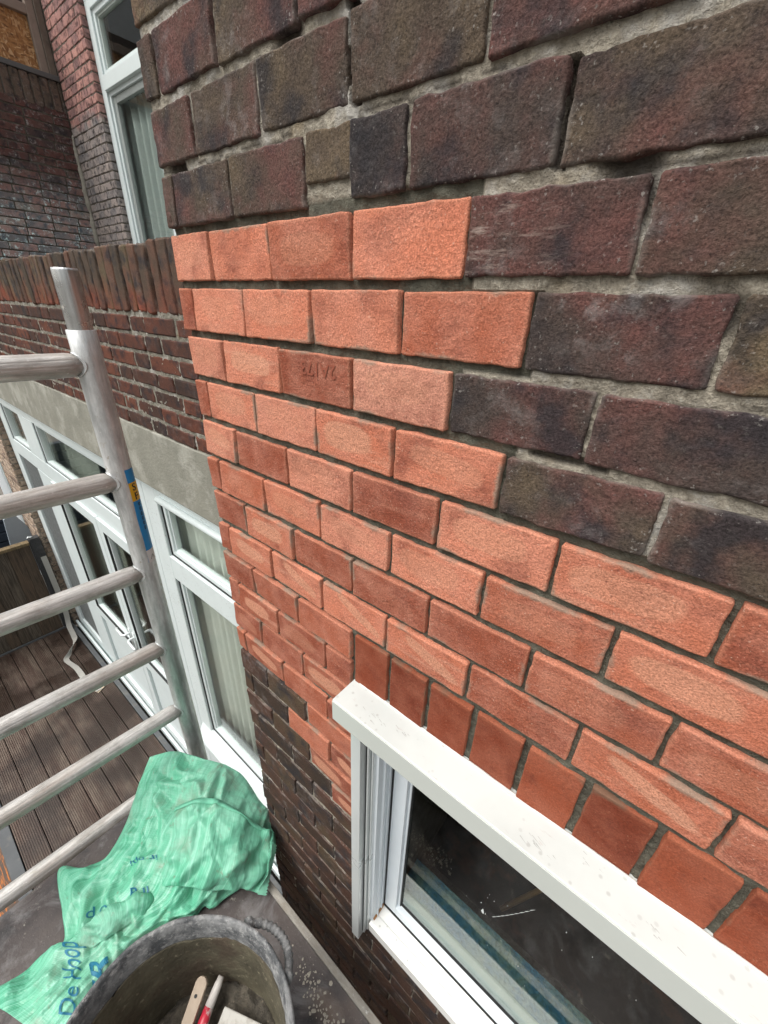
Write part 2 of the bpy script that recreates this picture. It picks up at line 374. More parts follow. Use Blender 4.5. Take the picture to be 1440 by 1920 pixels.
# ============================================================ THE NEAR WALL
near = thing('brick_wall', 'near brick wall with a stepped patch of new orange-red bricks set into old dark bricks', 'wall', (0, 0, -3.6))
YF = face_y(0)
newb, oldu, lowb, sold = MB(), MB(), MB(), MB()
HEADX0, HEADZ = .3225, -.571            # window head
WX0, WX1, SILLZ = .375, 2.6, -1.29      # window opening
def is_new(r, mid):
    if r == 1: return mid < 3.75
    if r == 2: return mid < 4.25
    if r == 3: return mid < 3.75
    if r == 4: return mid < 4.25
    if 5 <= r <= 12: return True
    if r == 13: return mid > 1.75
    if r == 14: return mid > 1.25
    if r == 15: return mid > 1.75
    if r == 16: return mid > 2.25
    return False
SOLX = 2.79*L
# tone (dark .. pale, lower courses darkened for light falloff) and firing flash of the new bricks, course by course from the corner
TONES = {1: [.92, .78, .42, .80], 2: [.30, .86, .80, .88, .50], 3: [.88, .80, .25, 1.], 4: [.35, .86, .92, .80, .82], 5: [.86, .32, .92, .28, .84, .72, .42, .6],
 6: [.35, .50, .84, .86, .84, .52, .66, .5], 7: [.25, .70, .28, .26, .32, .38, .45, .4], 8: [.3, .62, .80, .80, .72, .36, .62, .45], 9: [.22, .38, .5, .3], 10: [.3, .35, .25, .3], 11: [.2, .3, .35], 12: [.45, .4, .42]}
FLASH = {4: [0, .6, .3, 1, .5], 5: [.8, 0, .3, 0, .6, .7, .2], 6: [0, .2, .5, .4, .5, .3, .9, .6], 7: [0, 1, 0, .1, 0, .2, .3], 8: [0, 1, 1, 1, 1, .1, 1, .4]}
for r in range(-9, 60):
    off = .75 if r % 2 else .25
    ztop = zrow(r); xs = [0.]+[(off+k)*L for k in range(0, 24)]
    near_z = -6 < r < 27
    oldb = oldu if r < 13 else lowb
    for i in range(len(xs)-1):
        x0, x1 = xs[i], xs[i+1]
        mid = (x0+x1)/2/L; nw = is_new(r, mid)
        # cut-outs: soldiers and window
        x1c = x1
        if r in (9, 10) or (r == 10):
            if x0 >= SOLX-.02: continue
            x1c = min(x1, SOLX-.012 + .004)
        elif 11 <= r <= 22:
            if x0 >= WX0-.03: continue
            x1c = min(x1, .352)
        if x1c-x0 < .012: continue
        tight = {1: .0036, 2: .0034, 3: .0040, 4: .0042}.get(r, .0046 if nw else .009)
        if nw:
            a0 = x0+(0 if i == 0 else tight*.5); a1 = x1c-(tight*.5 if x1c == x1 else 0)
            zt, zb = ztop-random.uniform(0, .0008), ztop-(H-.0086)-random.uniform(0, .0006)
            mb = newb
            t = random.random()
            if r <= 4: t = .35+.65*t  # upper courses paler, lower ones darker: light falloff down the wall painted in
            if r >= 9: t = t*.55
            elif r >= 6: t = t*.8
            if r in TONES and i < len(TONES[r]): t = max(0, min(1, TONES[r][i]+random.uniform(-.05, .05)))
            elif i == 0: t = t*.5
            tone = (t, random.random(), 0, 1)
            fl = 1. if random.random() < (.42 if r > 3 else .18) and i > 0 else (.35 if random.random() < .3 else 0)
            if r in FLASH: fl = FLASH[r][i] if i < len(FLASH[r]) else random.choice((0, .5, 1))
            gg = random.uniform(.75, 1) if r == 8 and i > 1 else random.uniform(0, .6)
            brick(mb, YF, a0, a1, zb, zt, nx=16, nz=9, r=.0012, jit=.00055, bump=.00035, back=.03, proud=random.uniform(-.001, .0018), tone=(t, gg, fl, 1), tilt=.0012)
        else:
            j = random.uniform(.0075, .0095)
            vj = random.uniform(.0028, .0050)
            a0 = x0+(random.uniform(-.002, .001) if i == 0 else vj*.5); a1 = x1c-vj*.5
            zt, zb = ztop-random.uniform(0, .002), ztop-(H-j)
            if r in (-1,) and abs(x1/L-2.75) < .1: a1 -= .0025
            if r == 0 and abs(x1/L-4.25) < .1: a1 -= .0012
            pr = random.uniform(-.0003, .0022)
            if not near_z or x0 > 1.15:
                brick(oldb, YF, a0, a1, zb, zt, nx=6, nz=4, r=.004, jit=.001, back=.03, proud=pr); continue
            kw = dict(nx=20, nz=12, r=.0014, jit=.0008, bump=.0005, back=.03, tilt=.001)
            if r == 0 and abs(x0/L-2.25) < .1:      # the broken brick over the mortar patch: two halves, the left one shorter
                brick(oldb, YF, a0, 2.74*L, zrow(.60), zt, proud=pr, tone=(.95, .3, 0, 1), **kw)
                brick(oldb, YF, 2.745*L, a1, zrow(.86), zt-.001, proud=pr+.0008, tone=(.02, .8, 0, 1), **kw); continue
            tn = (random.random(), random.random(), 0, 1)
            if r == 1 and abs(x0/L-3.75) < .1: tn = (.25, .4, 1., 1)
            if r == 13 and abs(x0/L-.75) < .1: tn = (1., .9, .5, 1)
            if r in (-1, 0, -2) and x0 < .3: tn = (random.uniform(.45, .7), random.random(), 0, 1)
            brick(oldb, YF, a0, a1, zb, zt, proud=pr, tone=tn, **kw)
# little orange chip on the corner brick
brick(oldu, YF, .006, .0155, .0115, .0225, nx=8, nz=8, r=.003, jit=.002, back=.01, proud=.0032, tone=(.5, .5, .2, 1)); 
# soldiers over the window
k = 0; sx = SOLX; SP = .5335*L
while sx < 1.75:
    brick(sold, YF, sx+(.0025 if k else 0), sx+SP-.0045-(.0005 if k > 1 else 0), zrow(10.60), zrow(9.03)-random.uniform(0, .001), nx=10, nz=14, r=.0010, jit=.0005, bump=.0002, back=.06, proud=random.uniform(-.001, .001), tone=(random.uniform(.18, .62), random.random(), 0, 1), tilt=.001)
    sx += SP; k += 1
# return face of the wall (facing the yard on its left)
for r in range(-9, 60):
    zt = zrow(r)
    if r % 2: seg = [(.004, .10), (.11, .21), (.22, .343)]
    else: seg = [(.004, .05), (.06, .16), (.17, .27), (.28, .343)]
    for a, b in seg:
        nw = 1 <= r <= 12
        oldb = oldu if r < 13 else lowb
        brick(newb if nw else oldb, face_nx(0), a, b, zt-H+.0086, zt-.001, nx=5, nz=4, r=.002, flip=True, back=.02, proud=-.001)
flemish(face_nx(0), .353, 1.58, .08, .60, oldu, nx=4, nz=3, r=.002, back=.02, flip=True)
P_new = part(newb, 'new_brickwork', M['new_brick'], near, smooth=True, tone=True)
P_new['label'] = 'new orange-red bricks with clean raked joints'
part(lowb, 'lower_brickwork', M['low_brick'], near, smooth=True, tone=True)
P_old = part(oldu, 'old_brickwork', M['old_brick'], near, smooth=True, tone=True)
P_old['label'] = 'old weathered dark brown bricks'
M['soldier'] = mat_new_brick('smooth_red_brick', .65, (.62, .50, .44))  # deeper red brick, with the weaker light low down painted in
part(sold, 'soldier_course', M['soldier'], near, smooth=True, tone=True)

def depth_mortar(x, z):
    r = 1-z/H; xl = x/L
    new = (1 <= r <= 4.05 and xl < (3.8 if int(r) % 2 else 4.3)) or (4.9 < r < 13.05) or (13 <= r < 14.9 and xl > 1.8) or (14.9 <= r < 17 and xl > 1.8+.5*(r-15))
    if .84 < r < 1.02 and xl < 3.8: new = True
    if 3.8 < r <= 4.95 and xl < 4.3: new = True
    if 4.84 < r < 5.02: new = True
    nn = n3(x, 0, z, 45)*.002+n3(x, 3, z, 160)*.0012
    g = 0.
    if new:
        d = .0056+nn*1.3
        if .55 < r < 1.02 and 2.25 < xl < 2.85: d = .003+nn
        old = 0.
    else:
        d = (.0024 if r < 5 else .0030)+nn*1.2; old = 1.
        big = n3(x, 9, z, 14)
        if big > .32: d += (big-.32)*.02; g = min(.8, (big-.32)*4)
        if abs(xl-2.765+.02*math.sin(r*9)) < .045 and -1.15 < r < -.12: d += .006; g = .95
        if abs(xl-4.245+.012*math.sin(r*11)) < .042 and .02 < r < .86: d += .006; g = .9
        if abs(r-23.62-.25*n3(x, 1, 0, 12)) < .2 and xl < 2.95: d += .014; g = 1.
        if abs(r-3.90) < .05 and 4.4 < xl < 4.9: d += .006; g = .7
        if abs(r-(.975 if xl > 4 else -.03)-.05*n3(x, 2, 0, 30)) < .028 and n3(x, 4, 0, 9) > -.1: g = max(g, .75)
    if old: d = max(d, .0019) 
    return d, old, g
mo = MB()
x = 0.003; xs = []
while x < 1.15: xs.append(x); x += .0036
zs = []; z = .40
while z > -1.62: zs.append(z); z -= .0034
def grid_cut(keep):
    idx = {}
    for j, z in enumerate(zs):
        for i, x in enumerate(xs):
            if not keep(x, z): continue
            d, old, g = depth_mortar(x, z)
            idx[(i, j)] = len(mo.v); mo.v.append((x, d, z)); mo.tone.append((old, g, 0, 1))
    for j in range(len(zs)-1):
        for i in range(len(xs)-1):
            q = [(i, j), (i, j+1), (i+1, j+1), (i+1, j)]
            if all(k in idx for k in q): mo.quad([idx[k] for k in q])
grid_cut(lambda x, z: (z > HEADZ-.002+.0 or x < .366 or z < SILLZ-.012) and not (z < -1.30 and x > .372 and z > -1.5 and False))
mo.t = (1., .2, 0, 1)
for b in ((1.14, 2.8, .008, .30, -.571, .6), (1.14, 2.8, .008, .13, -3.6, SILLZ-.032), (.003, 1.15, .02, .30, -3.6, -1.60), (.003, 1.15, .02, .30, .39, .6), (.003, .345, .022, .30, -1.60, .39), (.34, 1.15, .022, .30, -.575, .39), (.34, 1.15, .022, .13, -1.6, SILLZ-.032)): mo.box(*b)
part(mo, 'mortar', M['mortar'], near, smooth=False, tone=True)

# stamped number on one brick
def text_mesh(s, size, bold=0.):
    cu_ = bpy.data.curves.new('t', 'FONT'); cu_.body = s; cu_.size = size; cu_.offset = bold; cu_.resolution_u = 3
    ob = bpy.data.objects.new('t', cu_); COL.objects.link(ob); bpy.context.view_layer.update()
    me = bpy.data.meshes.new_from_object(ob.evaluated_get(bpy.context.evaluated_depsgraph_get()))
    v = [tuple(q.co) for q in me.vertices]; f = [list(p.vertices) for p in me.polygons]
    bpy.data.objects.remove(ob); bpy.data.curves.remove(cu_); bpy.data.meshes.remove(me)
    return v, f
M['stamp'] = mat_plain('stamped_brick_mark', (.26, .07, .038), .95)
st = MB(); v, f = text_mesh('2A173', .0215, .0002)
pts = [(.2995-(px*.98), -.0019, -.1440+(.0155-pz)*.95) for px, pz, _ in v]   # reads upside down, as laid
st.add(pts, f)
part(st, 'stamped_mark', M['stamp'], near)

# -------------------- the near window (part of the wall)
win = part(boxes([(HEADX0, 2.7, -.045, .012, HEADZ-.040, HEADZ)]), 'window_head_cover', M['head_white'], near, bevel=.0012)
part(boxes([(HEADX0+.001, 2.7, -.0465, -.0445, HEADZ-.0385, HEADZ-.0015)]), 'fascia', mat_plain('shade_toned_white_fascia', (.50, .53, .50), .42, 0, .05, 5, .0003, 40), win, bevel=.0004)  # front face coloured greyer than the top to imitate its weaker light
scf = MB()
for (cx, cy, n_, l_) in ((.386, -.030, 10, .010), (.43, -.024, 7, .008), (.612, -.031, 12, .014), (.66, -.012, 5, .006), (.72, -.030, 6, .008)):
    for i in range(n_):
        a_ = cx+random.gauss(0, .007); b_ = cy+random.gauss(0, .0035); l = random.uniform(.3, 1)*l_; th = .5+random.gauss(0, .15); w = random.uniform(.00012, .0004)
        dx, dy = math.cos(th)*l/2, -math.sin(th)*l*.3; b_ = max(-.040, min(-.006, b_))
        scf.add([(a_-dx, b_-dy-w, HEADZ+.00035), (a_+dx, b_+dy-w*.3, HEADZ+.00035), (a_+dx, b_+dy+w*.3, HEADZ+.00035), (a_-dx, b_-dy+w, HEADZ+.00035)], [(0, 1, 2, 3)])
part(scf, 'scuff_marks', mat_plain('grey_scuffs', (.33, .33, .32), .8), win)
bead = MB(); bp_ = [(HEADX0+.012+i*.006, .0004-.0012*abs(n3(i*.1, 0, 0, 3)), HEADZ+.0005) for i in range(380)]
bead.tube(bp_, [.0016+.0014*abs(n3(i*.07, 2, 0, 2)) for i in range(380)], 8); part(bead, 'sealant_bead', mat_plain('white_sealant', (.58, .58, .55), .5, 0, .1, 50), win, smooth=True)
fr = MB()
fr.box(WX0-.012, WX0, .002, .075, SILLZ, HEADZ-.03)             # jamb reveal
fr.box(WX0-.012, WX0+.004, .0155, .019, SILLZ, HEADZ-.03)
fr.box(WX0-.012, WX0+.003, .030, .0335, SILLZ, HEADZ-.03)
fr.box(WX0-.02, 2.6, .04, .09, HEADZ-.07, HEADZ-.032)
winf = part(fr, 'window', M['jamb'], near, bevel=.0008)
part(boxes([(.338, .3575, -.024, .0, -1.355, HEADZ-.038), (.3615, .3645, -.012, .004, -1.335, HEADZ-.036), (.3665, .3690, -.006, .004, -1.325, HEADZ-.036)]), 'guide_rail', M['alu_trim'], winf, bevel=.0006)
part(boxes([(.3577, .3612, -.010, .002, -1.34, HEADZ-.036)]), 'gasket', M['gasket'], winf)
sl = MB()
sl.prism([(-.006, -1.318), (-.006, SILLZ+.002), (.0, SILLZ+.004), (.017, SILLZ+.001), (.020, SILLZ-.001), (.040, SILLZ+.002), (.040, -1.318)], .372, 2.6, lambda u, w, a: (a, u, w))
part(sl, 'sill', mat_upvc('rust_stained_white_sill', .5, .6, (.80, .80, .77)), winf, bevel=.0006)
stn = MB()
for bx in ((.3745, .3785, .006, .0395, SILLZ+.0005, SILLZ+.0075),): stn.box(*bx)
part(stn, 'rust_stain', mat_plain('orange_rust', (.30, .15, .06), .9, 0, .5, 90), winf)
part(boxes([(WX0+.0005, WX0+.0028, .0412, .046, SILLZ+.004, HEADZ-.03), (WX0+.002, 2.6, .0412, .046, SILLZ+.002, SILLZ+.0048)]), 'gasket', M['gasket'], winf)
sash = part(boxes([(WX0+.003, WX0+.032, .0425, .062, SILLZ+.005, HEADZ-.03), (WX0+.032, 2.6, .0425, .062, SILLZ+.005, SILLZ+.034), (WX0+.032, 2.6, .0425, .062, HEADZ-.07, HEADZ-.033), (WX0+.032, WX0+.037, .050, .0605, SILLZ+.034, HEADZ-.07)]), 'sash', M['jamb'], winf, bevel=.0012)
part(boxes([(WX0+.0372, WX0+.0392, .052, .0598, SILLZ+.034, HEADZ-.07), (WX0+.037, 2.6, .054, .0592, SILLZ+.0342, SILLZ+.0362)]), 'glazing_seal', M['gasket'], winf)
part(boxes([(WX0+.036, 2.59, .0560, .0570, SILLZ+.033, HEADZ-.069)]), 'pane', M['glass_main'], winf)
spl = MB()
def blob(x, z, w, h, rot=0., n_=10, y=.0556):
    ring = []
    for k_ in range(n_):
        th = k_*6.2832/n_; rr = random.uniform(.8, 1.15)*(1 if math.sin(th) < .3 else .55); px_, pz_ = w*math.cos(th)*rr, h*math.sin(th)*(1.5 if math.sin(th) > 0 else 1)
        ring.append((x+px_*math.cos(rot)-pz_*math.sin(rot), y, z+px_*math.sin(rot)+pz_*math.cos(rot)))
    spl.add(ring+[(x, y-.0006, z)], [((k_+1) % n_, k_, n_) for k_ in range(n_)])
blob(.5715, -.995, .0028, .0060, .1); blob(.5765, -.995, .0008, .002)
for i in range(9): blob(.590+i*.0055, -.980+i*.0118+.0006*i*i*.3, .0004, .0065, -.45, 6)
for i in range(46): blob(random.uniform(.44, .95), random.uniform(-1.2, -.66), random.uniform(.0003, .0009), random.uniform(.0004, .0014), random.uniform(-.6, .6), 6)
part(spl, 'dried_splashes', mat_plain('dried_lime_splash', (.62, .66, .64), .6), winf)
# inside of the opening
part(boxes([(WX0-.01, 2.6, .0625, .082, -1.32, SILLZ+.040)]), 'inner_frame', mat_plain('pale_green_inner_frame', (.38, .47, .43), .5, 0, .12, 30), winf)
part(boxes([(WX0-.03, WX0+.014, .0825, .30, -1.32, HEADZ-.03)]), 'inner_reveal', mat_plain('dark_brown_reveal', (.05, .036, .028), .7, 0, .3, 20), winf)
nbl = NT('blue_mottled_ledge')
cbl = n_ = nbl.mix(nbl.mapr(nbl.noise(22, 6, .75), .40, .58), (.17, .26, .24), (.03, .15, .27)); cbl = nbl.mix(nbl.mapr(nbl.noise(160, 4, .7), .5, .62, 0, .7), cbl, (.05, .11, .12))
part(boxes([(WX0+.018, 2.6, .0825, .138, -1.32, -1.2515), (WX0+.018, 2.6, .138, .146, -1.33, -1.2505)]), 'inner_ledge', nbl.fin(cbl, .6, nbl.bump(nbl.noise(160, 4), .003)), winf)
# crumbled masonry under the sill
cm = MB(); cm.t = (1., .55, 0, 1)
P = []
for j in range(40):
    row = []
    for i in range(150):
        x = .375+i*.006; z = -1.312-j*.0035; rag = (.075+.03*n3(x, 0, 0, 20))
        e = max(0, min(1, (j*.0035)/rag)); hole = (1-e**3)
        d = .0055+.022*hole*(.7+.6*n3(x, 0, z, 30))+.006*n3(x, 5, z, 80)-(.010*max(0, n3(x, 7, z, 24)))
        row.append((x, max(-.001, d) if j < 34 else .012, z))
    P.append(row)
part_c = MB(); part_c.t = (.85, .45, 0, 1); part_c.grid(P, flip=True)
part(part_c, 'crumbled_masonry', M['mortar'], near, smooth=True, tone=True)

# the dark room behind the near window
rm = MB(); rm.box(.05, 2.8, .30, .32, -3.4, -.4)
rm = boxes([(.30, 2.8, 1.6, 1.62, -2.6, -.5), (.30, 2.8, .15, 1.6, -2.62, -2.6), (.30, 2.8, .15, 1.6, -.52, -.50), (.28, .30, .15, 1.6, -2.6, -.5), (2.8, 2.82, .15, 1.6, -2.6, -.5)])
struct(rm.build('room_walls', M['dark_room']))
bd = MB(); bd.box(.32, 2.6, .30, .85, -1.66, -1.62)
tb = thing('side_table', 'dark stained board behind the near window glass', 'table', (1.4, .5, -2.6))
part(bd, 'table_top', mat_plain('stained_dark_wood', (.020, .018, .016), .85, 0, .9, 12, 0, 1, (.09, .035, .018), 4.5, .9, .53, .60, .05), tb)
part(boxes([(.5, .55, .6, .65, -2.6, -1.66)]), 'leg', M['dark_room'], tb)
sk = MB(); sk.tube([(.58, .34, -1.60), (.90, .62, -1.10)], .007, 10)
tag(sk.build('wooden_stick', mat_plain('varnished_stick', (.22, .12, .045), .5)), 'thin brown wooden stick leaning behind the near window glass', 'stick')

# ============================================================ THE SET-BACK WALL WITH THE GLAZED DOORS
yw = .343
# higher courses are the pinker ones
def height_tint(mat, z_lo, z_hi, col):
    t = mat.node_tree; b = t.nodes['Principled BSDF']; lk = b.inputs['Base Color'].links[0].from_socket
    tc = t.nodes.new('ShaderNodeTexCoord'); sp = t.nodes.new('ShaderNodeSeparateXYZ'); t.links.new(tc.outputs['Object'], sp.inputs[0])
    ns = t.nodes.new('ShaderNodeTexNoise'); ns.inputs['Scale'].default_value = 7; t.links.new(tc.outputs['Object'], ns.inputs['Vector'])
    ad = t.nodes.new('ShaderNodeMath'); ad.operation = 'MULTIPLY_ADD'; t.links.new(ns.outputs['Fac'], ad.inputs[0]); ad.inputs[1].default_value = .35; t.links.new(sp.outputs[2], ad.inputs[2])
    mr_ = t.nodes.new('ShaderNodeMapRange'); t.links.new(ad.outputs[0], mr_.inputs['Value']); mr_.inputs['From Min'].default_value = z_lo; mr_.inputs['From Max'].default_value = z_hi
    mx = t.nodes.new('ShaderNodeMix'); mx.data_type = 'RGBA'; mx.blend_type = 'MULTIPLY'; t.links.new(mr_.outputs[0], mx.inputs[0]); t.links.new(lk, mx.inputs[6]); mx.inputs[7].default_value = col + (1,)
    t.links.new(mx.outputs[2], b.inputs['Base Color'])
back = thing('garden_wall', 'red brick wall with a soldier coping, a concrete lintel and white glazed doors below', 'wall', (-2.4, yw, -3.6))
bk, cp, mr = MB(), MB(), MB()
flemish(face_y(yw), -5.15, -.002, -.541, -.121, bk, nx=7, nz=5, r=.004, jit=.0014, bump=.001, back=.02)
M['wall_brick'] = mat_old_brick('dark_red_wall_brick', (1, .92, .9), .2, 1.0, .25, [(.28, (.040, .030, .026)), (.45, (.066, .038, .030)), (.62, (.100, .043, .031)), (.8, (.135, .056, .036)), (.95, (.080, .058, .045))], .8)
part(bk, 'brickwork', M['wall_brick'], back, smooth=True, tone=True)
a = -5.15
while a < -.02:
    w = .0645
    brick(cp, face_y(yw), a, min(a+w-.007-random.uniform(0, .003), -.004), -.118+random.uniform(-.003, .002), .074+random.uniform(-.005, .004), nx=5, nz=9, r=.006, jit=.0022, bump=.0012, back=.21, proud=random.uniform(-.002, .004), tilt=.002)
    a += w
M['coping'] = mat_old_brick('mossy_coping_brick', (1, 1, 1), .15, 1.0, .2, [(.28, (.050, .042, .032)), (.45, (.078, .056, .042)), (.62, (.115, .062, .044)), (.8, (.10, .08, .05)), (.95, (.13, .07, .045))], .9)
height_tint(M['coping'], 3.74, 3.64, (1.6, .85, .75))
part(cp, 'coping', M['coping'], back, smooth=True, tone=True)
# old pitted mortar of this wall
def mgrid(mb, fn, a0, a1, z0, z1, st, base=.006, amp=.003, tone=(1, 0, 0, 1), flip=True):
    rows = []
    na, nz = int((a1-a0)/st)+1, int((z1-z0)/st)+1
    mb.t = tone
    for j in range(nz):
        z = z1-(z1-z0)*j/(nz-1)
        rows.append([fn(a0+(a1-a0)*i/(na-1), base+amp*(noise.noise(Vector((i*st*60, z*60, 2)))+.6*noise.noise(Vector((i*st*160, z*160, 5)))), z) for i in range(na)])
    mb.grid(rows, flip=flip)
mgrid(mr, face_y(yw), -3.2, -.003, -.545, -.112, .008, .0035, .0035, (.9, .0, 0, 1))
mr.box(-5.15, -.003, yw+.02, yw+.20, -.545, .055); mr.box(-5.15, -3.19, yw+.006, yw+.03, -.545, -.115)
part(mr, 'mortar', mat_mortar('pale_wall_mortar', b_=(.34, .315, .26)), back, tone=True)
lt = MB(); lt.box(-5.1, -.003, yw-.004, yw+.20, -.82, -.543)
part(lt, 'concrete_lintel', M['lintel'], back, bevel=.004)
pier = MB()
flemish(face_y(yw), -5.1, -4.53, -3.6, -.82, pier, nx=4, nz=3, r=.003, back=.02)
flemish(face_px(-4.53), yw+.01, yw+.10, -3.6, -.82, pier, nx=4, nz=3, r=.003, back=.02)
M['buff'] = mat_old_brick('buff_pier_brick', (1, 1, 1), .3, 1, .2, [(.3, (.18, .13, .10)), (.5, (.36, .27, .20)), (.8, (.42, .33, .26))], .6)
part(pier, 'buff_pier', M['buff'], back, smooth=True, tone=True)
pm = boxes([(-5.09, -4.537, yw+.008, yw+.2, -3.6, -.82)]); 
for i in range(len(pm.tone)): pm.tone[i] = (1., .3, 0, 1)
part(pm, 'pier_mortar', M['mortar'], back, tone=True)

YG = .40
def frame_rect(mb, x0, x1, z0, z1, w, y0, y1, wb=None, wt=None):
    wb = wb or w; wt = wt or w
    mb.box(x0, x0+w, y0, y1, z0, z1); mb.box(x1-w, x1, y0, y1, z0, z1)
    mb.box(x0+w, x1-w, y0+.0003, y1, z0, z0+wb); mb.box(x0+w, x1-w, y0+.0003, y1, z1-wt, z1)
# --- left unit: fanlights, grey side panel, two tall glazed leaves
F = MB()
ZB, ZT = -3.60, -.80
F.box(-4.51, -4.32, YG, YG+.07, ZB, ZT)                 # left jamb
F.box(-1.66, -1.50, YG, YG+.07, ZB, ZT)
F.box(-4.32, -1.66, YG, YG+.07, -.945, ZT)
F.box(-4.32, -1.66, YG, YG+.07, -1.415, -1.275)         # transom
F.box(-3.75, -3.37, YG, YG+.07, -1.275, -.945); F.box(-3.745, -3.355, YG, YG+.07, ZB, -1.415)
F.box(-3.355, -1.66, YG, YG+.07, ZB, -3.50)
F.box(-4.32, -3.745, YG-.0, YG+.07, ZB, -3.42)
DU = part(F, 'door_frame', M['upvc'], back, bevel=.004)
G = MB()
for x0, x1, z0, z1 in ((-4.32, -3.75, -1.275, -.945), (-3.37, -1.66, -1.275, -.945)):
    frame_rect(G, x0, x1, z0, z1, .022, YG+.012, YG+.05)
part(G, 'glazing_bead', M['upvc'], DU, bevel=.002)
G = MB()
for x0, x1, z0, z1 in ((-4.32, -3.75, -1.275, -.945), (-3.37, -1.66, -1.275, -.945)):
    frame_rect(G, x0+.0005, x1-.0005, z0+.0005, z1-.0005, .004, YG+.008, YG+.0118)
part(G, 'gasket', M['gasket'], DU)
for x0, x1, z0, z1 in ((-4.30, -3.77, -1.255, -.965), (-3.35, -1.68, -1.255, -.965)):
    part(boxes([(x0, x1, YG+.03, YG+.036, z0, z1)]), 'pane', M['glass'], DU)
part(boxes([(-4.318, -3.747, YG+.02, YG+.05, -3.42, -1.417)]), 'side_panel', mat_plain('dark_grey_side_panel', (.125, .135, .135), .5), DU)
for x0, x1, nm in ((-3.352, -2.43, 0), (-2.42, -1.662, 1)):
    D = MB(); frame_rect(D, x0, x1, -3.495, -1.417, .085, YG-.016, YG+.045); D.box(x0+.085, x1-.085, YG-.0155, YG+.045, -2.75, -2.64)
    D.box(x0+.085, x1-.085, YG+.005, YG+.03, -3.42, -2.75)
    leaf = part(D, 'door_leaf', M['upvc'], back, bevel=.003)
    B = MB(); frame_rect(B, x0+.085, x1-.085, -2.64, -1.50, .020, YG-.003, YG+.03); part(B, 'glazing_bead', M['upvc'], leaf, bevel=.002)
    B = MB(); frame_rect(B, x0+.0845, x1-.0845, -2.6405, -1.4995, .004, YG-.0175, YG-.0035); part(B, 'gasket', M['gasket'], leaf)
    part(boxes([(x0+.10, x1-.10, YG+.012, YG+.018, -2.625, -1.515)]), 'pane', M['glass'], leaf)
    hx = x1-.035 if nm == 0 else x0+.035
    hd = MB(); hd.box(hx-.014, hx+.014, YG-.024, YG-.0162, -2.62, -2.42)
    s_ = -1 if nm == 0 else 1
    hd.tube([(hx, YG-.02, -2.47), (hx, YG-.06, -2.47), (hx+s_*.02, YG-.072, -2.47), (hx+s_*.12, YG-.072, -2.47), (hx+s_*.14, YG-.066, -2.475)], .010, 12)
    part(hd, 'handle', M['alu_trim'], leaf, smooth=True)
# threshold + black gap
part(boxes([(-4.5, -.01, yw+.035, YG-.001, -3.60, -3.575), (-4.5, -.01, YG-.04, YG-.018, -3.58, -3.515)]), 'threshold', M['upvc'], back, bevel=.003)
# --- right unit
F = MB()
F.box(-1.485, -1.345, YG-.004, YG+.07, ZB, -.80); F.box(-.18, -.005, YG-.004, YG+.07, ZB, -.80)
F.box(-1.345, -.18, YG-.004, YG+.07, -.955, -.80); F.box(-1.345, -.18, YG-.004, YG+.07, -1.405, -1.265)
F.box(-1.345, -.18, YG-.004, YG+.03, ZB, -2.75)
RU = part(F, 'window', M['upvc_dirty'], back, bevel=.004)
Fb = MB(); Fb.tube([(-1.30, YG-.012, -.925), (-.20, YG-.012, -.925)], .016, 16)
part(Fb, 'vent_bar', M['upvc'], RU, smooth=True)
S = MB(); S.prism([(YG-.055, -2.80), (YG-.055, -2.765), (YG+.0, -2.655), (YG+.03, -2.655), (YG+.03, -2.80)], -1.46, -.01, lambda u, w, a: (a, u, w))
part(S, 'sill', M['upvc_dirty'], RU, bevel=.003)
for z0, z1 in ((-1.265, -.955), (-2.655, -1.405)):
    B = MB(); frame_rect(B, -1.345, -.18, z0, z1, .028, YG+.016, YG+.05); frame_rect(B, -1.317, -.208, z0+.028, z1-.028, .012, YG+.026, YG+.05); part(B, 'glazing_bead', M['upvc'], RU, bevel=.002)
    B = MB(); frame_rect(B, -1.3445, -.1805, z0+.0005, z1-.0005, .005, YG+.010, YG+.0158); part(B, 'gasket', M['gasket'], RU)
    part(boxes([(-1.31, -.215, YG+.034, YG+.040, z0+.035, z1-.035)]), 'pane', M['glass'], RU)
# rooms behind
rb = boxes([(-4.9, -.02, 2.6, 2.62, -3.6, -.6), (-4.9, -.02, YG+.10, 2.6, -3.62, -3.60), (-4.9, -.02, YG+.10, 2.6, -.62, -.60), (-.02, 0, YG+.07, 2.6, -3.6, -.6), (-4.92, -4.9, YG+.07, 2.6, -3.6, -.6)])
struct(rb.build('room_walls', mat_plain('dim_room_plaster', (.35, .36, .32), .9)))
def curtain(name, label, x0, x1, y, z0, z1, pitch, amp, mat, group=None):
    mb = MB(); rows = []
    n = int((x1-x0)/pitch*10)
    for j in range(6):
        z = z1+(z0-z1)*j/5
        rows.append([(x0+(x1-x0)*i/n, y+amp*math.sin(i/10*2*math.pi+.4*math.sin(i*.23)+j*.06)*(1+.3*math.sin(i*.11)), z) for i in range(n+1)])
    mb.grid(rows); o = mb.build(name, mat, smooth=True, solid=.002); return tag(o, label, 'curtain', group)
M['net'] = mat_plain('pale_net_curtain', (.70, .72, .67), .9, 0, .12, 12, .0005, 300)
curtain('curtain', 'pale pleated curtain behind the speckled window right of the scaffold post', -1.95, -.05, YG+.105, -2.75, -.90, .075, .014, M['net'])
curtain('curtain', 'curtain behind the glazed door leaves, toned grey-green like pane reflections', -4.2, -2.7, YG+.16, -3.5, -.95, .12, .022, mat_plain('reflection_toned_curtain', (.40, .42, .37), .9))  # grey-green tone stands in for reflections in the door panes
tv = thing('side_cabinet', 'low light cabinet standing inside behind the glazed doors', 'cabinet', (-2.6, .9, -3.6))
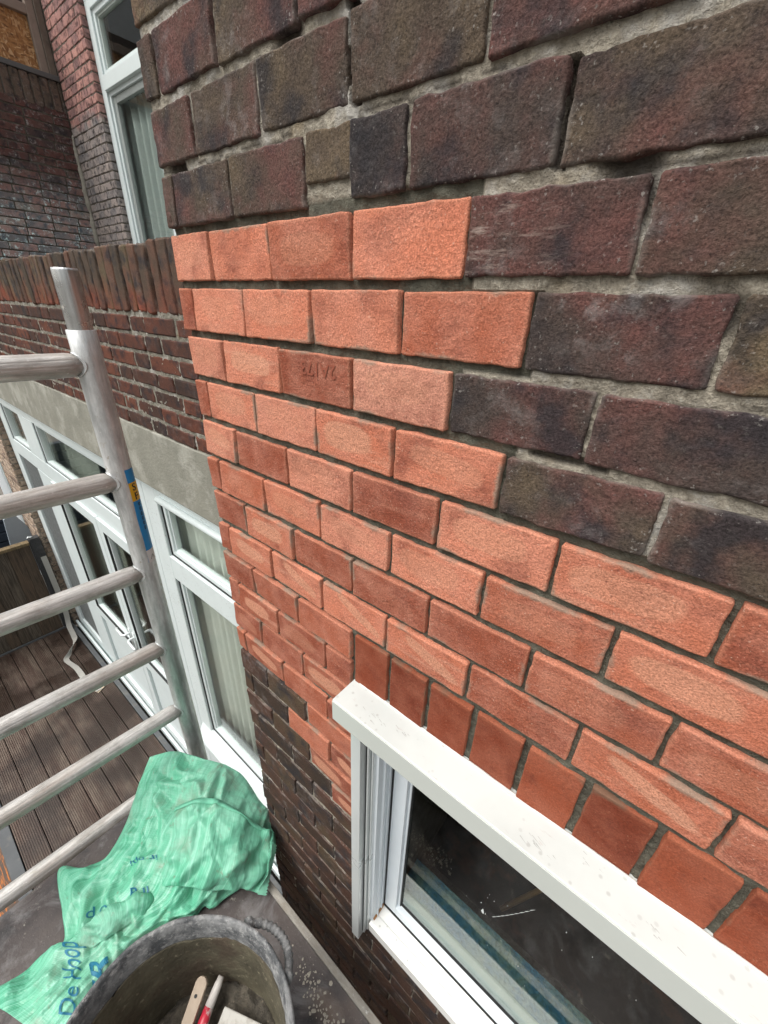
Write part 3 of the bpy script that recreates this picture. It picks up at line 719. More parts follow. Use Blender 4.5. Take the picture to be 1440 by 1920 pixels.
part(boxes([(-3.0, -2.2, .75, 1.1, -3.6, -2.6)]), 'cabinet_body', mat_plain('pale_cabinet', (.30, .28, .25), .6), tv, bevel=.005)
part(boxes([(-2.98, -2.62, .742, .749, -3.5, -2.65), (-2.58, -2.22, .742, .749, -3.5, -2.65)]), 'door', mat_plain('cabinet_door', (.34, .31, .27), .5), tv)

# flat roof between the coping and the upper storey
struct(boxes([(-4.5, 0, yw+.205, 1.60, -.35, -.10)]).build('flat_roof', mat_plain('roofing_felt', (.10, .10, .095), .9, 0, .3, 30, .002, 200)))

# ============================================================ UPPER STOREY: the wall with the tall window
M['upper_brick'] = mat_old_brick('chalky_grey_pink_brick', (1, 1, 1), .9, 1, .5, [(.25, (.13, .125, .13)), (.42, (.22, .20, .195)), (.6, (.28, .24, .225)), (.85, (.33, .28, .25))], .9)
nt = M['upper_brick'].node_tree
YU = 1.585
height_tint(M['upper_brick'], 1.75, 1.85, (1.35, .85, .80))
up = thing('upper_wall', 'chalky grey and pink brick wall of the upper storey holding a tall white window', 'wall', (-4.2, YU, -.4))
ub = MB()
flemish(face_y(YU), -4.505, -3.865, -.10, 3.2, ub, nx=7, nz=5, r=.0035, jit=.002, bump=.0012, back=.03, S=.125, Hd=.118, j=.007)
flemish(face_px(-3.862), YU+.006, YU+.05, -.10, 3.2, ub, nx=4, nz=4, r=.004, jit=.0016, back=.02)
flemish(face_y(YU), -2.975, -.02, -.10, 3.2, ub, nx=4, nz=3, r=.004, back=.03)
part(ub, 'brickwork', M['upper_brick'], up, smooth=True, tone=True)
um = boxes([(-2.985, -.005, YU+.0035, YU+.03, -.1, 3.2), (-4.72, -4.505, YU+.0, YU+.2, -.1, 3.2), (-4.505, -3.868, YU+.0035, YU+.20, -.1, 3.2)])
for i in range(len(um.tone)): um.tone[i] = (1., .75, 0, 1)
part(um, 'mortar', M['mortar'], up, tone=True)
fl_ = MB(); fp_ = [(-4.498+.010*n3(0, 0, i*.02, 9), YU-.008+.006*n3(1, 0, i*.02, 9), -.08+i*.02) for i in range(64)]
fl_.tube(fp_, [.020+.016*n3(2, 0, i*.02, 11)+.007*n3(2, 3, i*.02, 40)-max(0, i-52)*.0015 for i in range(64)], 12)
part(fl_, 'mortar_fillet', mat_plain('pale_corner_mortar', (.30, .28, .235), .95, 0, .35, 40, .006, 90), up, smooth=True)
rel = lambda v: .617+v
yf = YU+.043
F = MB()
xL, xR = -3.862, -1.9
F.box(xL, xL+.075, yf, yf+.08, -.1, 1.83)               # left jamb
F.box(xL+.075, -3.10, yf-.012, yf+.08, 1.335, 1.42)     # transom, its top catches light
F.box(xL+.075, -3.10, yf, yf+.08, 1.78, 1.90)
F.box(xL, -3.10, yf-.001, yf+.08, 1.83, 1.95)
F.box(-3.085, -2.99, yf-.014, yf+.08, -.1, 1.95)
UW = part(F, 'window', M['upvc'], up, bevel=.003)
S = MB(); frame_rect(S, xL+.075, -3.085, 1.42, 1.782, .032, yf+.014, yf+.07); frame_rect(S, xL+.075, -3.085, -.05, 1.337, .030, yf+.014, yf+.07); part(S, 'sash', M['upvc'], UW, bevel=.003)
S = MB(); frame_rect(S, xL+.107, -3.117, 1.452, 1.75, .014, yf+.028, yf+.06); part(S, 'glazing_bead', mat_plain('grey_green_bead', (.50, .56, .53), .4), UW, bevel=.002)
S = MB(); frame_rect(S, xL+.105, -3.115, -.02, 1.307, .045, yf+.028, yf+.06); part(S, 'inner_bead', mat_plain('grey_bead', (.30, .33, .32), .45), UW, bevel=.004)
part(boxes([(xL+.115, -3.12, yf+.045, yf+.05, 1.455, 1.745)]), 'pane', M['glass'], UW); part(boxes([(xL+.13, -3.13, yf+.047, yf+.052, 0, 1.28)]), 'pane', M['glass'], UW)
ur = boxes([(-4.5, -1.9, 3.2, 3.22, -.1, 2.4), (-4.5, -1.9, yf+.09, 3.2, 2.4, 2.42), (-4.52, -4.5, yf+.09, 3.2, -.1, 2.4), (-4.5, -1.9, yf+.09, 3.2, -.12, -.1), (-2.99, -1.9, yf+.001, yf+.08, -.1, 3.2)])
struct(ur.build('upper_room_walls', M['dark_room']))
curtain('curtain', 'grey curtain hanging behind the tall upper window', -4.40, -3.0, yf+.13, -.05, 1.31, .11, .02, mat_plain('grey_curtain', (.42, .46, .45), .9))

# ============================================================ UPPER SIDE WALL with the boarded window
XS = -4.512
sw = thing('side_wall', 'dark red brick side wall with whitened lower courses under a boarded-up window', 'wall', (XS, .8, -.4))
sb = MB()
ZS0, ZS1 = 1.31, 1.515
flemish(face_px(XS), .30, YU-.004, -.10, 1.31, sb, nx=7, nz=5, r=.0035, jit=.002, bump=.0012, back=.03, S=.190, Hd=.205, j=.008, flip=False)
M['side_brick'] = mat_old_brick('purple_red_side_brick', (1, 1, 1), 1.1, 1, .8, [(.25, (.050, .042, .045)), (.45, (.085, .055, .052)), (.62, (.13, .058, .05)), (.85, (.10, .07, .06))], .9)
height_tint(M['side_brick'], 1.50, 1.08, (3.2, 4.4, 4.6))
part(sb, 'brickwork', M['side_brick'], sw, smooth=True, tone=True)
so = MB(); a = .32
while a < YU-.01:
    brick(so, face_px(XS), a, min(a+.056, YU-.006), ZS0+.006, ZS1, nx=5, nz=7, r=.005, jit=.002, back=.06, proud=random.uniform(0, .004)); a += .0655
part(so, 'soldier_course', mat_old_brick('mossy_soldier_brick', (1, 1, 1), .55, 1, .55, [(.3, (.09, .075, .06)), (.5, (.12, .09, .07)), (.8, (.17, .11, .09))], 1.), sw, smooth=True, tone=True)
sm_ = boxes([(XS-.20, XS-.0035, .30, YU-.002, -.10, 1.50)])
for i in range(len(sm_.tone)): sm_.tone[i] = (1., .8, 0, 1)
part(sm_, 'mortar', M['mortar'], sw, tone=True)
M['grey_wood'] = mat_plain('weathered_grey_brown_timber', (.155, .125, .10), .85, 0, .35, 25, .001, 90, (.07, .055, .045), 10, .6)
WD = MB()
WD.box(XS-.10, XS+.012, .25, YU-.002, 1.517, 1.552)             # sill
WF = part(WD, 'boarded_window', mat_plain('dark_lead_sill', (.10, .10, .10), .6), sw, bevel=.004)
W2 = MB(); W2.box(XS-.085, XS-.02, 1.475, 1.530, 1.552, 2.02); W2.box(XS-.085, XS-.022, .25, 1.475, 1.885, 1.945)
part(W2, 'frame', mat_plain('taupe_timber_frame', (.25, .20, .165), .7, 0, .25, 18, .0008, 90), WF, bevel=.004)
part(boxes([(XS-.11, XS-.006, 1.532, YU-.004, 1.552, 2.02)]), 'side_post', M['grey_wood'], WF, bevel=.003)
part(boxes([(XS-.10, XS-.07, .25, 1.475, 1.946, 2.02)]), 'upper_board', mat_plain('dark_brown_board', (.05, .03, .025), .7), WF)
ob = NT('oriented_strand_board')
va = ob.vadd(ob.mapping(ob.obj, (1, 34, 90)), ob.noise(14, 3, out='Color')); vb = ob.vadd(ob.mapping(ob.obj, (1, 70, 34), rot=(R(40), 0, 0)), ob.noise(14, 3, out='Color'))
c1 = ob.voro(1, vec=va, out='Color'); c2 = ob.voro(1.1, vec=vb, out='Color')
s1 = ob.t.nodes.new('ShaderNodeSeparateColor'); ob.t.links.new(c1, s1.inputs[0]); s2 = ob.t.nodes.new('ShaderNodeSeparateColor'); ob.t.links.new(c2, s2.inputs[0])
k1 = ob.ramp(s1.outputs[0], [(0, (.16, .065, .02)), (.4, (.36, .17, .055)), (.75, (.46, .24, .09)), (1, (.62, .40, .20))])
k2 = ob.ramp(s2.outputs[0], [(0, (.22, .09, .03)), (.5, (.40, .19, .06)), (1, (.66, .44, .24))])
part(boxes([(XS-.075, XS-.060, .25, 1.4745, 1.5525, 1.884)]), 'strand_board', ob.fin(ob.mix(ob.mapr(ob.noise(22, 3), .42, .56), k1, k2), .6, ob.bump(s1.outputs[1], .001)), WF)

# ============================================================ TERRACE
def yard_mat():
    n = NT('yard_paving'); c = n.mix(n.mapr(n.noise(3, 6), .35, .65), (.11, .10, .085), (.19, .17, .145)); c = n.mix(n.mapr(n.noise(40, 5, .7), .5, .7, 0, .6), c, (.07, .06, .05))
    return n.fin(c, .9, n.bump(n.noise(60, 5), .004))
g = MB(); g.add([(-60, -60, -3.68), (60, -60, -3.68), (60, 60, -3.68), (-60, 60, -3.68)], [(0, 1, 2, 3)])
struct(g.build('ground', yard_mat()))
def deck_mat():
    n = NT('dark_brown_grooved_decking'); _, r, g_, b = n.attr('tone')
    c = n.mix(r, (.066, .038, .028), (.095, .060, .045))
    c = n.mix(n.mapr(n.noise(30, 5, .65, vec=n.mapping(n.obj, (.12, 1, 1))), .4, .65), c, (.15, .115, .09))
    c = n.mix(n.mapr(n.noise(2.3, 4), .40, .56, 0, .8), c, (.028, .018, .014))
    c = n.mix(n.mapr(n.voro(45), .05, .1, .7, 0), c, (.25, .22, .18))
    return n.fin(c, n.mapr(n.noise(2.3, 4), .42, .60, .62, .28), n.bump(n.noise(200, 3), .0006))
dk = MB(); pitch = .146; y0 = -.701
for i in range(7):
    ya, yb = y0+i*pitch+.003, y0+(i+1)*pitch-.003
    if yb > .30: yb = .292
    dk.t = (random.random(), 0, 0, 1)
    prof = [(ya, -3.58), (ya, -3.552)]; ng = 11; w = (yb-ya)/ng
    for k_ in range(ng):
        u = ya+k_*w; prof += [(u+w*.12, -3.549), (u+w*.55, -3.549), (u+w*.62, -3.555), (u+w*.95, -3.555)]
    prof += [(yb, -3.552), (yb, -3.58)]
    x1 = 2.0 if yb < -.05 else -.02
    n_ = len(prof); o_ = len(dk.v)
    for xx in (-4.49, x1): dk.v += [(xx, u, w_) for u, w_ in prof]; dk.tone += [dk.t]*n_
    for k_ in range(n_): dk.quad([o_+k_, o_+(k_+1) % n_, o_+n_+(k_+1) % n_, o_+n_+k_])
dk.t = (0, 0, 0, 1)
struct(dk.build('decking', deck_mat(), tone=True))
struct(boxes([(-4.49, 2.0, -.67, .28, -3.66, -3.585)]).build('deck_base', M['soil']))
tr = thing('deck_edge_trim', 'dark grey edging profile round the brown decking', 'edging', (-2, .3, -3.6))
part(boxes([(-4.49, -.02, .297, .338, -3.66, -3.540)]), 'wall_side_profile', M['gutter'], tr, bevel=.003)
part(boxes([(-4.49, 2.0, -.775, -.704, -3.66, -3.542)]), 'yard_side_profile', M['gutter'], tr, bevel=.003)
part(boxes([(-4.505, -4.49, -.70, .33, -3.66, -3.530)]), 'end_profile', M['gutter'], tr, bevel=.003)
# debris in the gap along the wall
db = MB()
for i in range(420):
    x_, y_ = random.uniform(-4.4, -.1), random.uniform(.342, .385); s_ = random.uniform(.002, .007)
    db.add([(x_+random.uniform(-s_, s_), y_+random.uniform(-s_, s_), -3.60+random.uniform(0, s_)) for _ in range(4)], [(0, 1, 2), (0, 2, 3), (0, 3, 1), (1, 3, 2)])
o = db.build('gravel', mat_plain('pale_debris', (.16, .145, .12), .9)); o['kind'] = 'stuff'
struct(boxes([(-4.49, -.02, .339, .40, -3.67, -3.605)]).build('wall_gutter', M['soil']))

# --- fence across the end of the terrace
XF = -4.512
fe = thing('timber_fence', 'weathered brown timber fence of upright boards closing the end of the deck', 'fence', (XF, -.5, -3.66))
def wood_mat(name, a, b, c):
    n = NT(name); _, r, g_, bb = n.attr('tone'); v = n.mapping(n.vadd(n.obj, n.mapping(n.attr('tone')[0], (3, 3, 3))), (6, 22, 1.2))
    col = n.mix(r, a, b); col = n.mix(n.mapr(n.noise(3, 6, .7, vec=v, dist=1.2), .4, .62), col, c)
    return n.fin(col, .85, n.bump(n.noise(5, 5, .7, vec=v), .003))
fm = wood_mat('weathered_fence_timber', (.10, .060, .034), (.13, .11, .085), (.040, .030, .022))
part(boxes([(XF-.045, XF-.034, -1.6, .24, -3.58, -2.43)]), 'backing', M['soil'], fe)  # dark sheet added behind the boards so their gaps do not show bright
y = .235
while y > -1.6:
    w = random.uniform(.085, .105); f_ = MB(); f_.t = (random.random(), random.random(), 0, 1); dx = random.choice((0, .012))
    f_.box(XF-.02-dx, XF-dx, y-w, y-.0015, -3.58, -2.42); part(f_, 'board', fm, fe, tone=True, bevel=.002); y -= w
cp_ = boxes([(XF-.05, XF+.025, -1.6, .24, -2.418, -2.385)]); part(cp_, 'capping_rail', wood_mat('mossy_capping_timber', (.20, .14, .07), (.24, .18, .10), (.10, .075, .04)), fe, tone=True, bevel=.004)
part(boxes([(XF-.06, XF+.02, .245, .335, -3.6, -2.36)]), 'end_post', mat_plain('dark_tarred_post', (.03, .03, .032), .8, 0, .5, 30, .002, 60, (.09, .085, .08), 14, .5), fe)
bl = MB()
for i in range(16): bl.tube([(XF-.01+.012*math.cos(i/15*6.28), .262+.022*math.sin(i/15*6.28), -2.345+.004*math.sin(i)), (XF-.01+.012*math.cos((i+1)/15*6.28), .262+.022*math.sin((i+1)/15*6.28), -2.345+.004*math.sin(i+1))], .004, 6)
part(bl, 'wire_loop', M['alu_trim'], fe)

# --- strap hanging down the fence post and trailing over the deck
def ribbon(pts, w, mat, name, twist):
    mb = MB(); P = []
    V = [Vector(q) for q in pts]
    def cr_(a, b, c, d, t): return .5*((2*b)+(c-a)*t+(2*a-5*b+4*c-d)*t*t+(3*b-a-3*c+d)*t**3)
    S_ = []
    for i in range(len(V)-1):
        a_, b_, c_, d_ = V[max(0, i-1)], V[i], V[i+1], V[min(len(V)-1, i+2)]
        for k_ in range(6): S_.append((cr_(a_, b_, c_, d_, k_/6), i+k_/6))
    S_.append((V[-1], len(V)-1))
    r1, r2 = [], []
    for q, t in S_:
        i = min(int(t), len(twist)-2); th = twist[i]+(twist[i+1]-twist[i])*(t-i)
        d = Vector((math.cos(th)*math.cos(.2), math.cos(th)*.3+.9*math.cos(th)*0, math.sin(th))) if False else Vector((0, math.cos(th), math.sin(th)))
        r1.append(q-d*w/2); r2.append(q+d*w/2)
    mb.grid([r1, r2]); return mb.build(name, mat, smooth=False, solid=.0015)
M['strap'] = mat_plain('grey_beige_webbing', (.36, .35, .32), .8, 0, .15, 80, .0005, 300)
o = ribbon([(-4.50, .305, -2.38), (-4.485, .308, -2.80), (-4.475, .305, -3.30), (-4.44, .28, -3.50), (-4.25, .262, -3.53), (-4.10, .235, -3.50), (-3.97, .14, -3.52), (-3.86, .085, -3.50), (-3.70, .12, -3.535), (-3.45, .125, -3.54), (-3.24, .165, -3.54)], .05, M['strap'], 'strap', [0, 0, .1, .2, .1, .5, 1.9, 2.8, 2.9, 3.1, 3.14])
tag(o, 'flat grey webbing strap hanging down the fence post and curling onto the decking', 'strap')
pl = MB(); pl.add([(-3.36, .10, -3.545), (-3.22, .15, -3.546), (-3.25, .215, -3.541), (-3.33, .20, -3.543), (-3.40, .16, -3.545)], [(0, 1, 2, 3, 4)])
tag(pl.build('paper_scrap', mat_plain('beige_paper', (.46, .38, .28), .9), solid=.001), 'small beige scrap lying flat on the decking', 'scrap')

# --- beyond the fence
nb_ = thing('neighbour_house', 'white rendered neighbouring house corner beyond the timber fence', 'house', (-6.2, .6, -3.66))
part(boxes([(-6.4, -5.35, .40, 1.6, -3.6, 3.0)]), 'wall', mat_plain('pale_render', (.52, .56, .58), .8), nb_)
part(boxes([(-5.35, -5.12, .36, .60, -3.6, -.9)]), 'corner_board', mat_plain('grey_corner_board', (.24, .235, .225), .6), nb_)
part(boxes([(-5.145, -5.105, .335, .60, -3.6, -.9)]), 'corner_trim', M['upvc'], nb_, bevel=.004)
sl_ = MB(); sl_.prism([(.17, -2.28), (.26, -2.22), (.40, -2.58), (.40, -3.0), (.10, -3.0)], -5.03, -5.0, lambda u, w, a: (a, u, w)); part(sl_, 'sloped_sheet', mat_plain('pale_sloped_sheet', (.36, .42, .47), .5), nb_)
nv = thing('garden_shed', 'dark navy boarded shed with teal stripe beyond the fence', 'shed', (-5.7, -.2, -3.66))
sv_ = MB()
for i in range(16): sv_.box(-5.8, -5.7+.01*(i % 2), -2.0, .30, -3.66+i*.12, -3.66+i*.12+.11)
part(sv_, 'boards', mat_plain('navy_boards', (.018, .028, .045), .6), nv, bevel=.01)
part(boxes([(-5.69, -5.66, .02, .12, -2.35, -2.1), (-5.69, -5.66, .16, .20, -2.2, -1.5)]), 'teal_stripe', mat_plain('teal_paint', (.02, .30, .24), .5), nv)

# orange-streaked plank in the yard
op = NT('flaking_orange_paint'); oc = op.mix(op.mapr(op.noise(6, 5, .7, vec=op.mapping(op.obj, (1, 14, 4))), .50, .60), (.09, .065, .05), (.50, .16, .03))
tag(boxes([(-3.6, -1.2, -.90, -.775, -3.66, -3.60)]).build('orange_plank', op.fin(oc, .8, op.bump(op.noise(40, 4), .002)), bevel=.004), 'plank with flaking orange paint lying along the grey deck edging', 'plank')

# ============================================================ SCAFFOLD
PX, PY = -.378, -.015
RZ = [-.195, -.443, -.690, -.943, -1.196, -1.458]
sf = thing('ladder_scaffold', 'worn aluminium scaffold ladder with six rungs standing at the end of the platform', 'scaffold', (PX, -.39, -3.66))
fx, fy = PX-.052, -.775
for (x_, y_) in ((PX, PY), (fx, fy)):
    pb = MB(); pb.tube([(x_, y_, -3.62+.07*i) for i in range(50)]+[(x_, y_, -.133), (x_, y_, -.1325)], [.0252]*51+[.0245], 40)
    u_ = part(pb, 'upright', M['alu_pole'], sf, smooth=True)
    sp = MB(); sp.tube([(x_, y_, -.16), (x_, y_, -.150), (x_, y_, -.060), (x_, y_, -.034), (x_, y_, -.030)], [.0212, .0212, .0212, .0210, .0203], 40, prof=lambda th: 1-.02*max(0, math.cos(th*9))**4)
    part(sp, 'spigot', M['alu_spigot'], u_, smooth=True)
    part(MB_hole := (lambda mb: (mb.tube([(x_-.0178, y_-.0110, -.062), (x_-.0188, y_-.0115, -.062)], .003, 12), mb)[1])(MB()), 'pin_hole', M['gasket'], u_)
    ft = MB(); ft.box(x_-.06, x_+.06, y_-.06, y_+.06, -3.68, -3.655); part(ft, 'base_plate', M['gutter'], u_)
RB = lambda th: 1-.022*(abs(((th*14/math.pi) % 2)-1) < .35)
for z_ in RZ:
    rg = MB(); A = Vector((PX, PY, z_)); B_ = Vector((fx, fy, z_)); d = (B_-A).normalized()
    ts = [.012, .026, .030, .038, .05]+[.05+(.75-.05)*i/20 for i in range(1, 19)]+[.738]
    rg.tube([A+d*t for t in ts], [.0190, .0190, .0215, .0226, .0226]+[.0226]*18+[.0226], 96, prof=lambda th: 1-.035*max(0, math.cos(th*12))**6)
    r_ = part(rg, 'rung', M['alu_rung'], sf, smooth=True)
    wl = MB()   # weld bead where the rung meets the upright
    pts_ = []
    for i in range(33):
        th = i/32*2*math.pi; rr = .0222; uz = math.cos(th)*rr; ux = math.sin(th)*rr*.98
        yy = -math.sqrt(max(0, .0252**2-ux**2))-.0008
        pts_.append((PX+ux, PY+yy, z_+uz))
    wl.tube(pts_, .0018, 6, cap=False); part(wl, 'weld', M['alu_pole'], r_, smooth=True)

# sticker on the upright
def on_pole(th, z, r=.0258): return (PX+r*math.cos(th), PY+r*math.sin(th), z)
# camera side of the tube is at about -17 degrees; the label wraps its right flank
TH0, TH1 = R(3), R(62)
LZ = {'blue': (-.415, -.447), 'yellow': (-.447, -.492), 'blue2': (-.492, -.622), 'white': (-.622, -.658)}
def patch(z1, z0, name, mat, par):
    mb = MB(); nn = 14; P = []
    for j in range(9):
        z = z1+(z0-z1)*j/8; P.append([on_pole(TH0+(TH1-TH0)*i/nn+.03*math.sin(z*260)*(i == 0), z, .0256+.0002*math.sin(z*400+i)) for i in range(nn+1)])
    mb.grid(P, flip=True); return part(mb, name, mat, par, smooth=True)
lb = patch(-.415, -.658, 'label_sticker', mat_plain('blue_label', (.015, .26, .62), .35, 0, .1, 60), sf)
def band(z1, z0, name, mat):
    mb = MB(); P = []
    for j in range(5):
        z = z1+(z0-z1)*j/4; P.append([on_pole(TH0-.005+(TH1-TH0+.01)*i/14, z, .0260) for i in range(15)])
    mb.grid(P, flip=True); part(mb, name, mat, lb, smooth=True)
band(-.447, -.492, 'yellow_band', mat_plain('yellow_label', (.80, .45, .02), .4, 0, .08, 60))
band(-.624, -.659, 'white_band', mat_plain('white_label', (.72, .70, .70), .4, 0, .08, 60))
ink = mat_plain('black_print', (.01, .01, .012), .5)
tx = MB()
def label_text(s, size, zt, th_mid, bold=.0, ang=0.):
    v, f = text_mesh(s, size, bold)
    w = max(q[0] for q in v)
    pts = []
    for px_, py_, _ in v:
        a_ = (px_-w/2)/.0262; pts.append(on_pole(th_mid-0+a_, zt+py_, .0263))
    mb_ = MB(); mb_.add(pts, f); part(mb_, 'printed_'+('letter' if s in 'SF!' else 'digit'), ink, lb)
label_text('S', .024, -.4665, R(28), .0004); label_text('F', .024, -.4885, R(30), .0004)
for i in range(6): label_text('0', .0125, -.506-i*.0125, R(33), .0002)
tri = [(-.007, 0), (.007, 0), (0, .013)]
v = []; 
for k_, (sc_) in enumerate((1, .72)): v += [on_pole(R(32)+(q[0]*sc_)/.0262, -.651+.0045+(q[1]-.0045)*sc_, .0263) for q in tri]
tx.add(v, [(0, 1, 4, 3), (1, 2, 5, 4), (2, 0, 3, 5)])
label_text('!', .008, -.6495, R(32), .0001)
part(tx, 'warning_triangle', ink, lb)

# ============================================================ PLATFORM
PZ = -1.425
pf = thing('scaffold_platform', 'dark scuffed plywood scaffold platform beside the wall', 'platform', (.8, -.4, -1.50))
def ply():
    n = NT('scuffed_phenolic_plywood')
    c = n.mix(n.mapr(n.noise(5, 6, .65), .38, .62), (.060, .050, .050), (.105, .085, .078))
    c = n.mix(n.mapr(n.noise(9, 6, .7, dist=.6), .52, .66, 0, .8), c, (.21, .20, .20))
    c = n.mix(n.mapr(n.noise(7, 6, .7, vec=n.mapping(n.obj, loc=(2, 5, 1))), .55, .66, 0, .8), c, (.032, .030, .032))
    c = n.mix(n.mapr(n.noise(26, 5, .75), .63, .70, 0, .8), c, (.38, .35, .30))
    c = n.mix(n.mapr(n.noise(4, 3, vec=n.mapping(n.obj, loc=(7, 3, 1))), .62, .7, 0, .6), c, (.23, .16, .12))
    c = n.mix(n.mapr(n.noise(220, 3, .7), .64, .72, 0, .5), c, (.30, .28, .25))
    return n.fin(c, n.mapr(n.noise(9, 4), .35, .65, .38, .75), n.bump(n.noise(120, 5, .7), .0012))
M['ply'] = ply()
part(boxes([(-.352, 2.4, -.76, -.088, PZ-.012, PZ)]), 'deck_board', M['ply'], pf)
M['rail'] = mat_alu('pale_grey_platform_rail', (.46, .43, .38), .6, .3, (.26, .22, .17), (.2, 1, 1), .7)
part(boxes([(-.358, 2.4, -.0875, -.072, PZ-.07, PZ+.0035)]), 'side_rail', M['rail'], pf, bevel=.0015)
part(boxes([(-.358, 2.4, -.785, -.7605, PZ-.07, PZ+.0035)]), 'side_rail', M['rail'], pf, bevel=.0015)
# blobs of dried mortar
sp = MB()
for i in range(130):
    cx, cy = .345+random.gauss(0, .05), -.125+random.gauss(0, .012)
    if i < 100: t_ = random.random(); cx, cy = .27+.16*t_+random.gauss(0, .006), -.120-.03*t_+random.gauss(0, .010)
    if i > 122: cx, cy = random.uniform(-.3, .5), random.uniform(-.6, -.1)
    if cy > -.092: cy = -.10
    s_ = random.uniform(.0008, .0034)*(1.5 if i % 9 == 0 else 1); n_ = 7
    ring = [(cx+s_*math.cos(k_*6.283/n_)*random.uniform(.5, 1.3), cy+s_*math.sin(k_*6.283/n_)*random.uniform(.5, 1.3), PZ+.0003) for k_ in range(n_)]
    sp.add(ring+[(cx, cy, PZ+s_*.35)], [(k_, (k_+1) % n_, n_) for k_ in range(n_)])
o = sp.build('mortar_crumbs', mat_plain('dried_mortar', (.46, .42, .35), .95)); o['kind'] = 'stuff'

# ============================================================ GREEN WOVEN SACK
BAG_BODY = [[(-0.418, -0.132, -1.355), (-0.345, -0.081, -1.315), (-0.225, -0.027, -1.305), (-0.149, 0.008, -1.325), (-0.069, 0.013, -1.375), (-0.015, 0.021, -1.415)], [(-0.377, -0.187, -1.375), (-0.284, -0.145, -1.325), (-0.181, -0.1, -1.295), (-0.109, -0.055, -1.305), (-0.045, -0.025, -1.355), (0.021, -0.001, -1.415)], [(-0.316, -0.252, -1.395), (-0.23, -0.206, -1.355), (-0.139, -0.165, -1.325), (-0.068, -0.123, -1.325), (-0.008, -0.088, -1.365), (0.062, -0.047, -1.415)], [(-0.278, -0.314, -1.405), (-0.194, -0.261, -1.375), (-0.113, -0.219, -1.355), (-0.046, -0.185, -1.355), (0.006, -0.147, -1.385), (0.055, -0.106, -1.415)], [(-0.298, -0.366, -1.413), (-0.183, -0.319, -1.385), (-0.09, -0.274, -1.375), (-0.021, -0.232, -1.385), (0.014, -0.204, -1.395), (0.036, -0.17, -1.415)], [(-0.344, -0.413, -1.419), (-0.19, -0.374, -1.395), (-0.097, -0.331, -1.39), (-0.051, -0.297, -1.395), (-0.015, -0.265, -1.405), (0.002, -0.236, -1.417)], [(-0.187, -0.445, -1.419), (-0.145, -0.407, -1.4), (-0.091, -0.371, -1.405), (-0.056, -0.345, -1.405), (-0.026, -0.323, -1.41), (-0.011, -0.308, -1.419)], [(-0.192, -0.492, -1.419), (-0.138, -0.458, -1.405), (-0.092, -0.431, -1.405), (-0.052, -0.408, -1.405), (-0.029, -0.397, -1.413), (-0.014, -0.382, -1.419)], [(-0.193, -0.535, -1.419), (-0.135, -0.507, -1.405), (-0.084, -0.482, -1.4), (-0.048, -0.465, -1.405), (-0.027, -0.455, -1.415), (-0.016, -0.444, -1.419)], [(-0.22, -0.592, -1.42), (-0.164, -0.567, -1.415), (-0.085, -0.537, -1.405), (-0.037, -0.517, -1.415), (-0.007, -0.5, -1.419), (0.009, -0.486, -1.42)]]
BAG_FLAP = [[(-0.199, -0.157, -1.325), (-0.154, -0.12, -1.285), (-0.115, -0.087, -1.28), (-0.056, -0.062, -1.295), (-0.003, -0.038, -1.335), (0.031, -0.011, -1.385)], [(-0.162, -0.195, -1.335), (-0.107, -0.163, -1.3), (-0.054, -0.132, -1.29), (-0.008, -0.11, -1.3), (0.037, -0.083, -1.335), (0.062, -0.033, -1.385)], [(-0.124, -0.228, -1.355), (-0.071, -0.201, -1.325), (-0.02, -0.171, -1.315), (0.025, -0.149, -1.325), (0.063, -0.118, -1.35), (0.083, -0.064, -1.395)], [(-0.103, -0.276, -1.38), (-0.055, -0.241, -1.355), (-0.008, -0.211, -1.35), (0.026, -0.184, -1.36), (0.055, -0.14, -1.38), (0.114, -0.103, -1.405)]]
BAG_ROLL = [[(-0.091, -0.278, -1.375), (-0.125, -0.316, -1.375), (-0.145, -0.362, -1.38), (-0.151, -0.401, -1.387), (-0.169, -0.428, -1.4)], [(-0.069, -0.285, -1.37), (-0.095, -0.32, -1.367), (-0.113, -0.361, -1.371), (-0.124, -0.398, -1.379), (-0.146, -0.425, -1.391)], [(-0.069, -0.314, -1.397), (-0.079, -0.343, -1.389), (-0.095, -0.378, -1.391), (-0.105, -0.403, -1.395), (-0.121, -0.421, -1.403)]]

def cr1(a, b, c, d, t): return .5*((2*b)+(c-a)*t+(2*a-5*b+4*c-d)*t*t+(3*b-a-3*c+d)*t**3)
def surf(net, s, t):                    # s across 0..1, t down 0..1
    hR, wC = len(net)-1, len(net[0])-1
    fs, ft = min(max(s, 0), .9999)*wC, min(max(t, 0), .9999)*hR; i, j = int(ft), int(fs); u, v = fs-j, ft-i
    rows = []
    for a_ in (-1, 0, 1, 2):
        rr = net[min(max(i+a_, 0), hR)]; q = [Vector(rr[min(max(j+b_, 0), wC)]) for b_ in (-1, 0, 1, 2)]
        rows.append(cr1(*q, u))
    return cr1(*rows, v)
def wrinkle(p, s, t, k=1.):
    q = Vector((p.x, p.y, p.z*.6))
    v1 = noise.voronoi(q*11+Vector((noise.noise(q*9), noise.noise(q*9+Vector((4, 0, 0))), 0))*.8)[0]; v2 = noise.voronoi(q*27+Vector((7, 3, 1)))[0]; v3 = noise.voronoi(q*60)[0]
    d_ = abs(noise.noise(Vector((s*4.5+t*1.5, t*2.0, 3+k))))
    e = min(1, min(s, 1-s, t, 1-t)*9+.15)
    return (.040*(.35-v1[1]+v1[0])+.012*(v2[0]-.4)+.0030*(v3[0]-.4)+.034*(.17-d_))*k*e
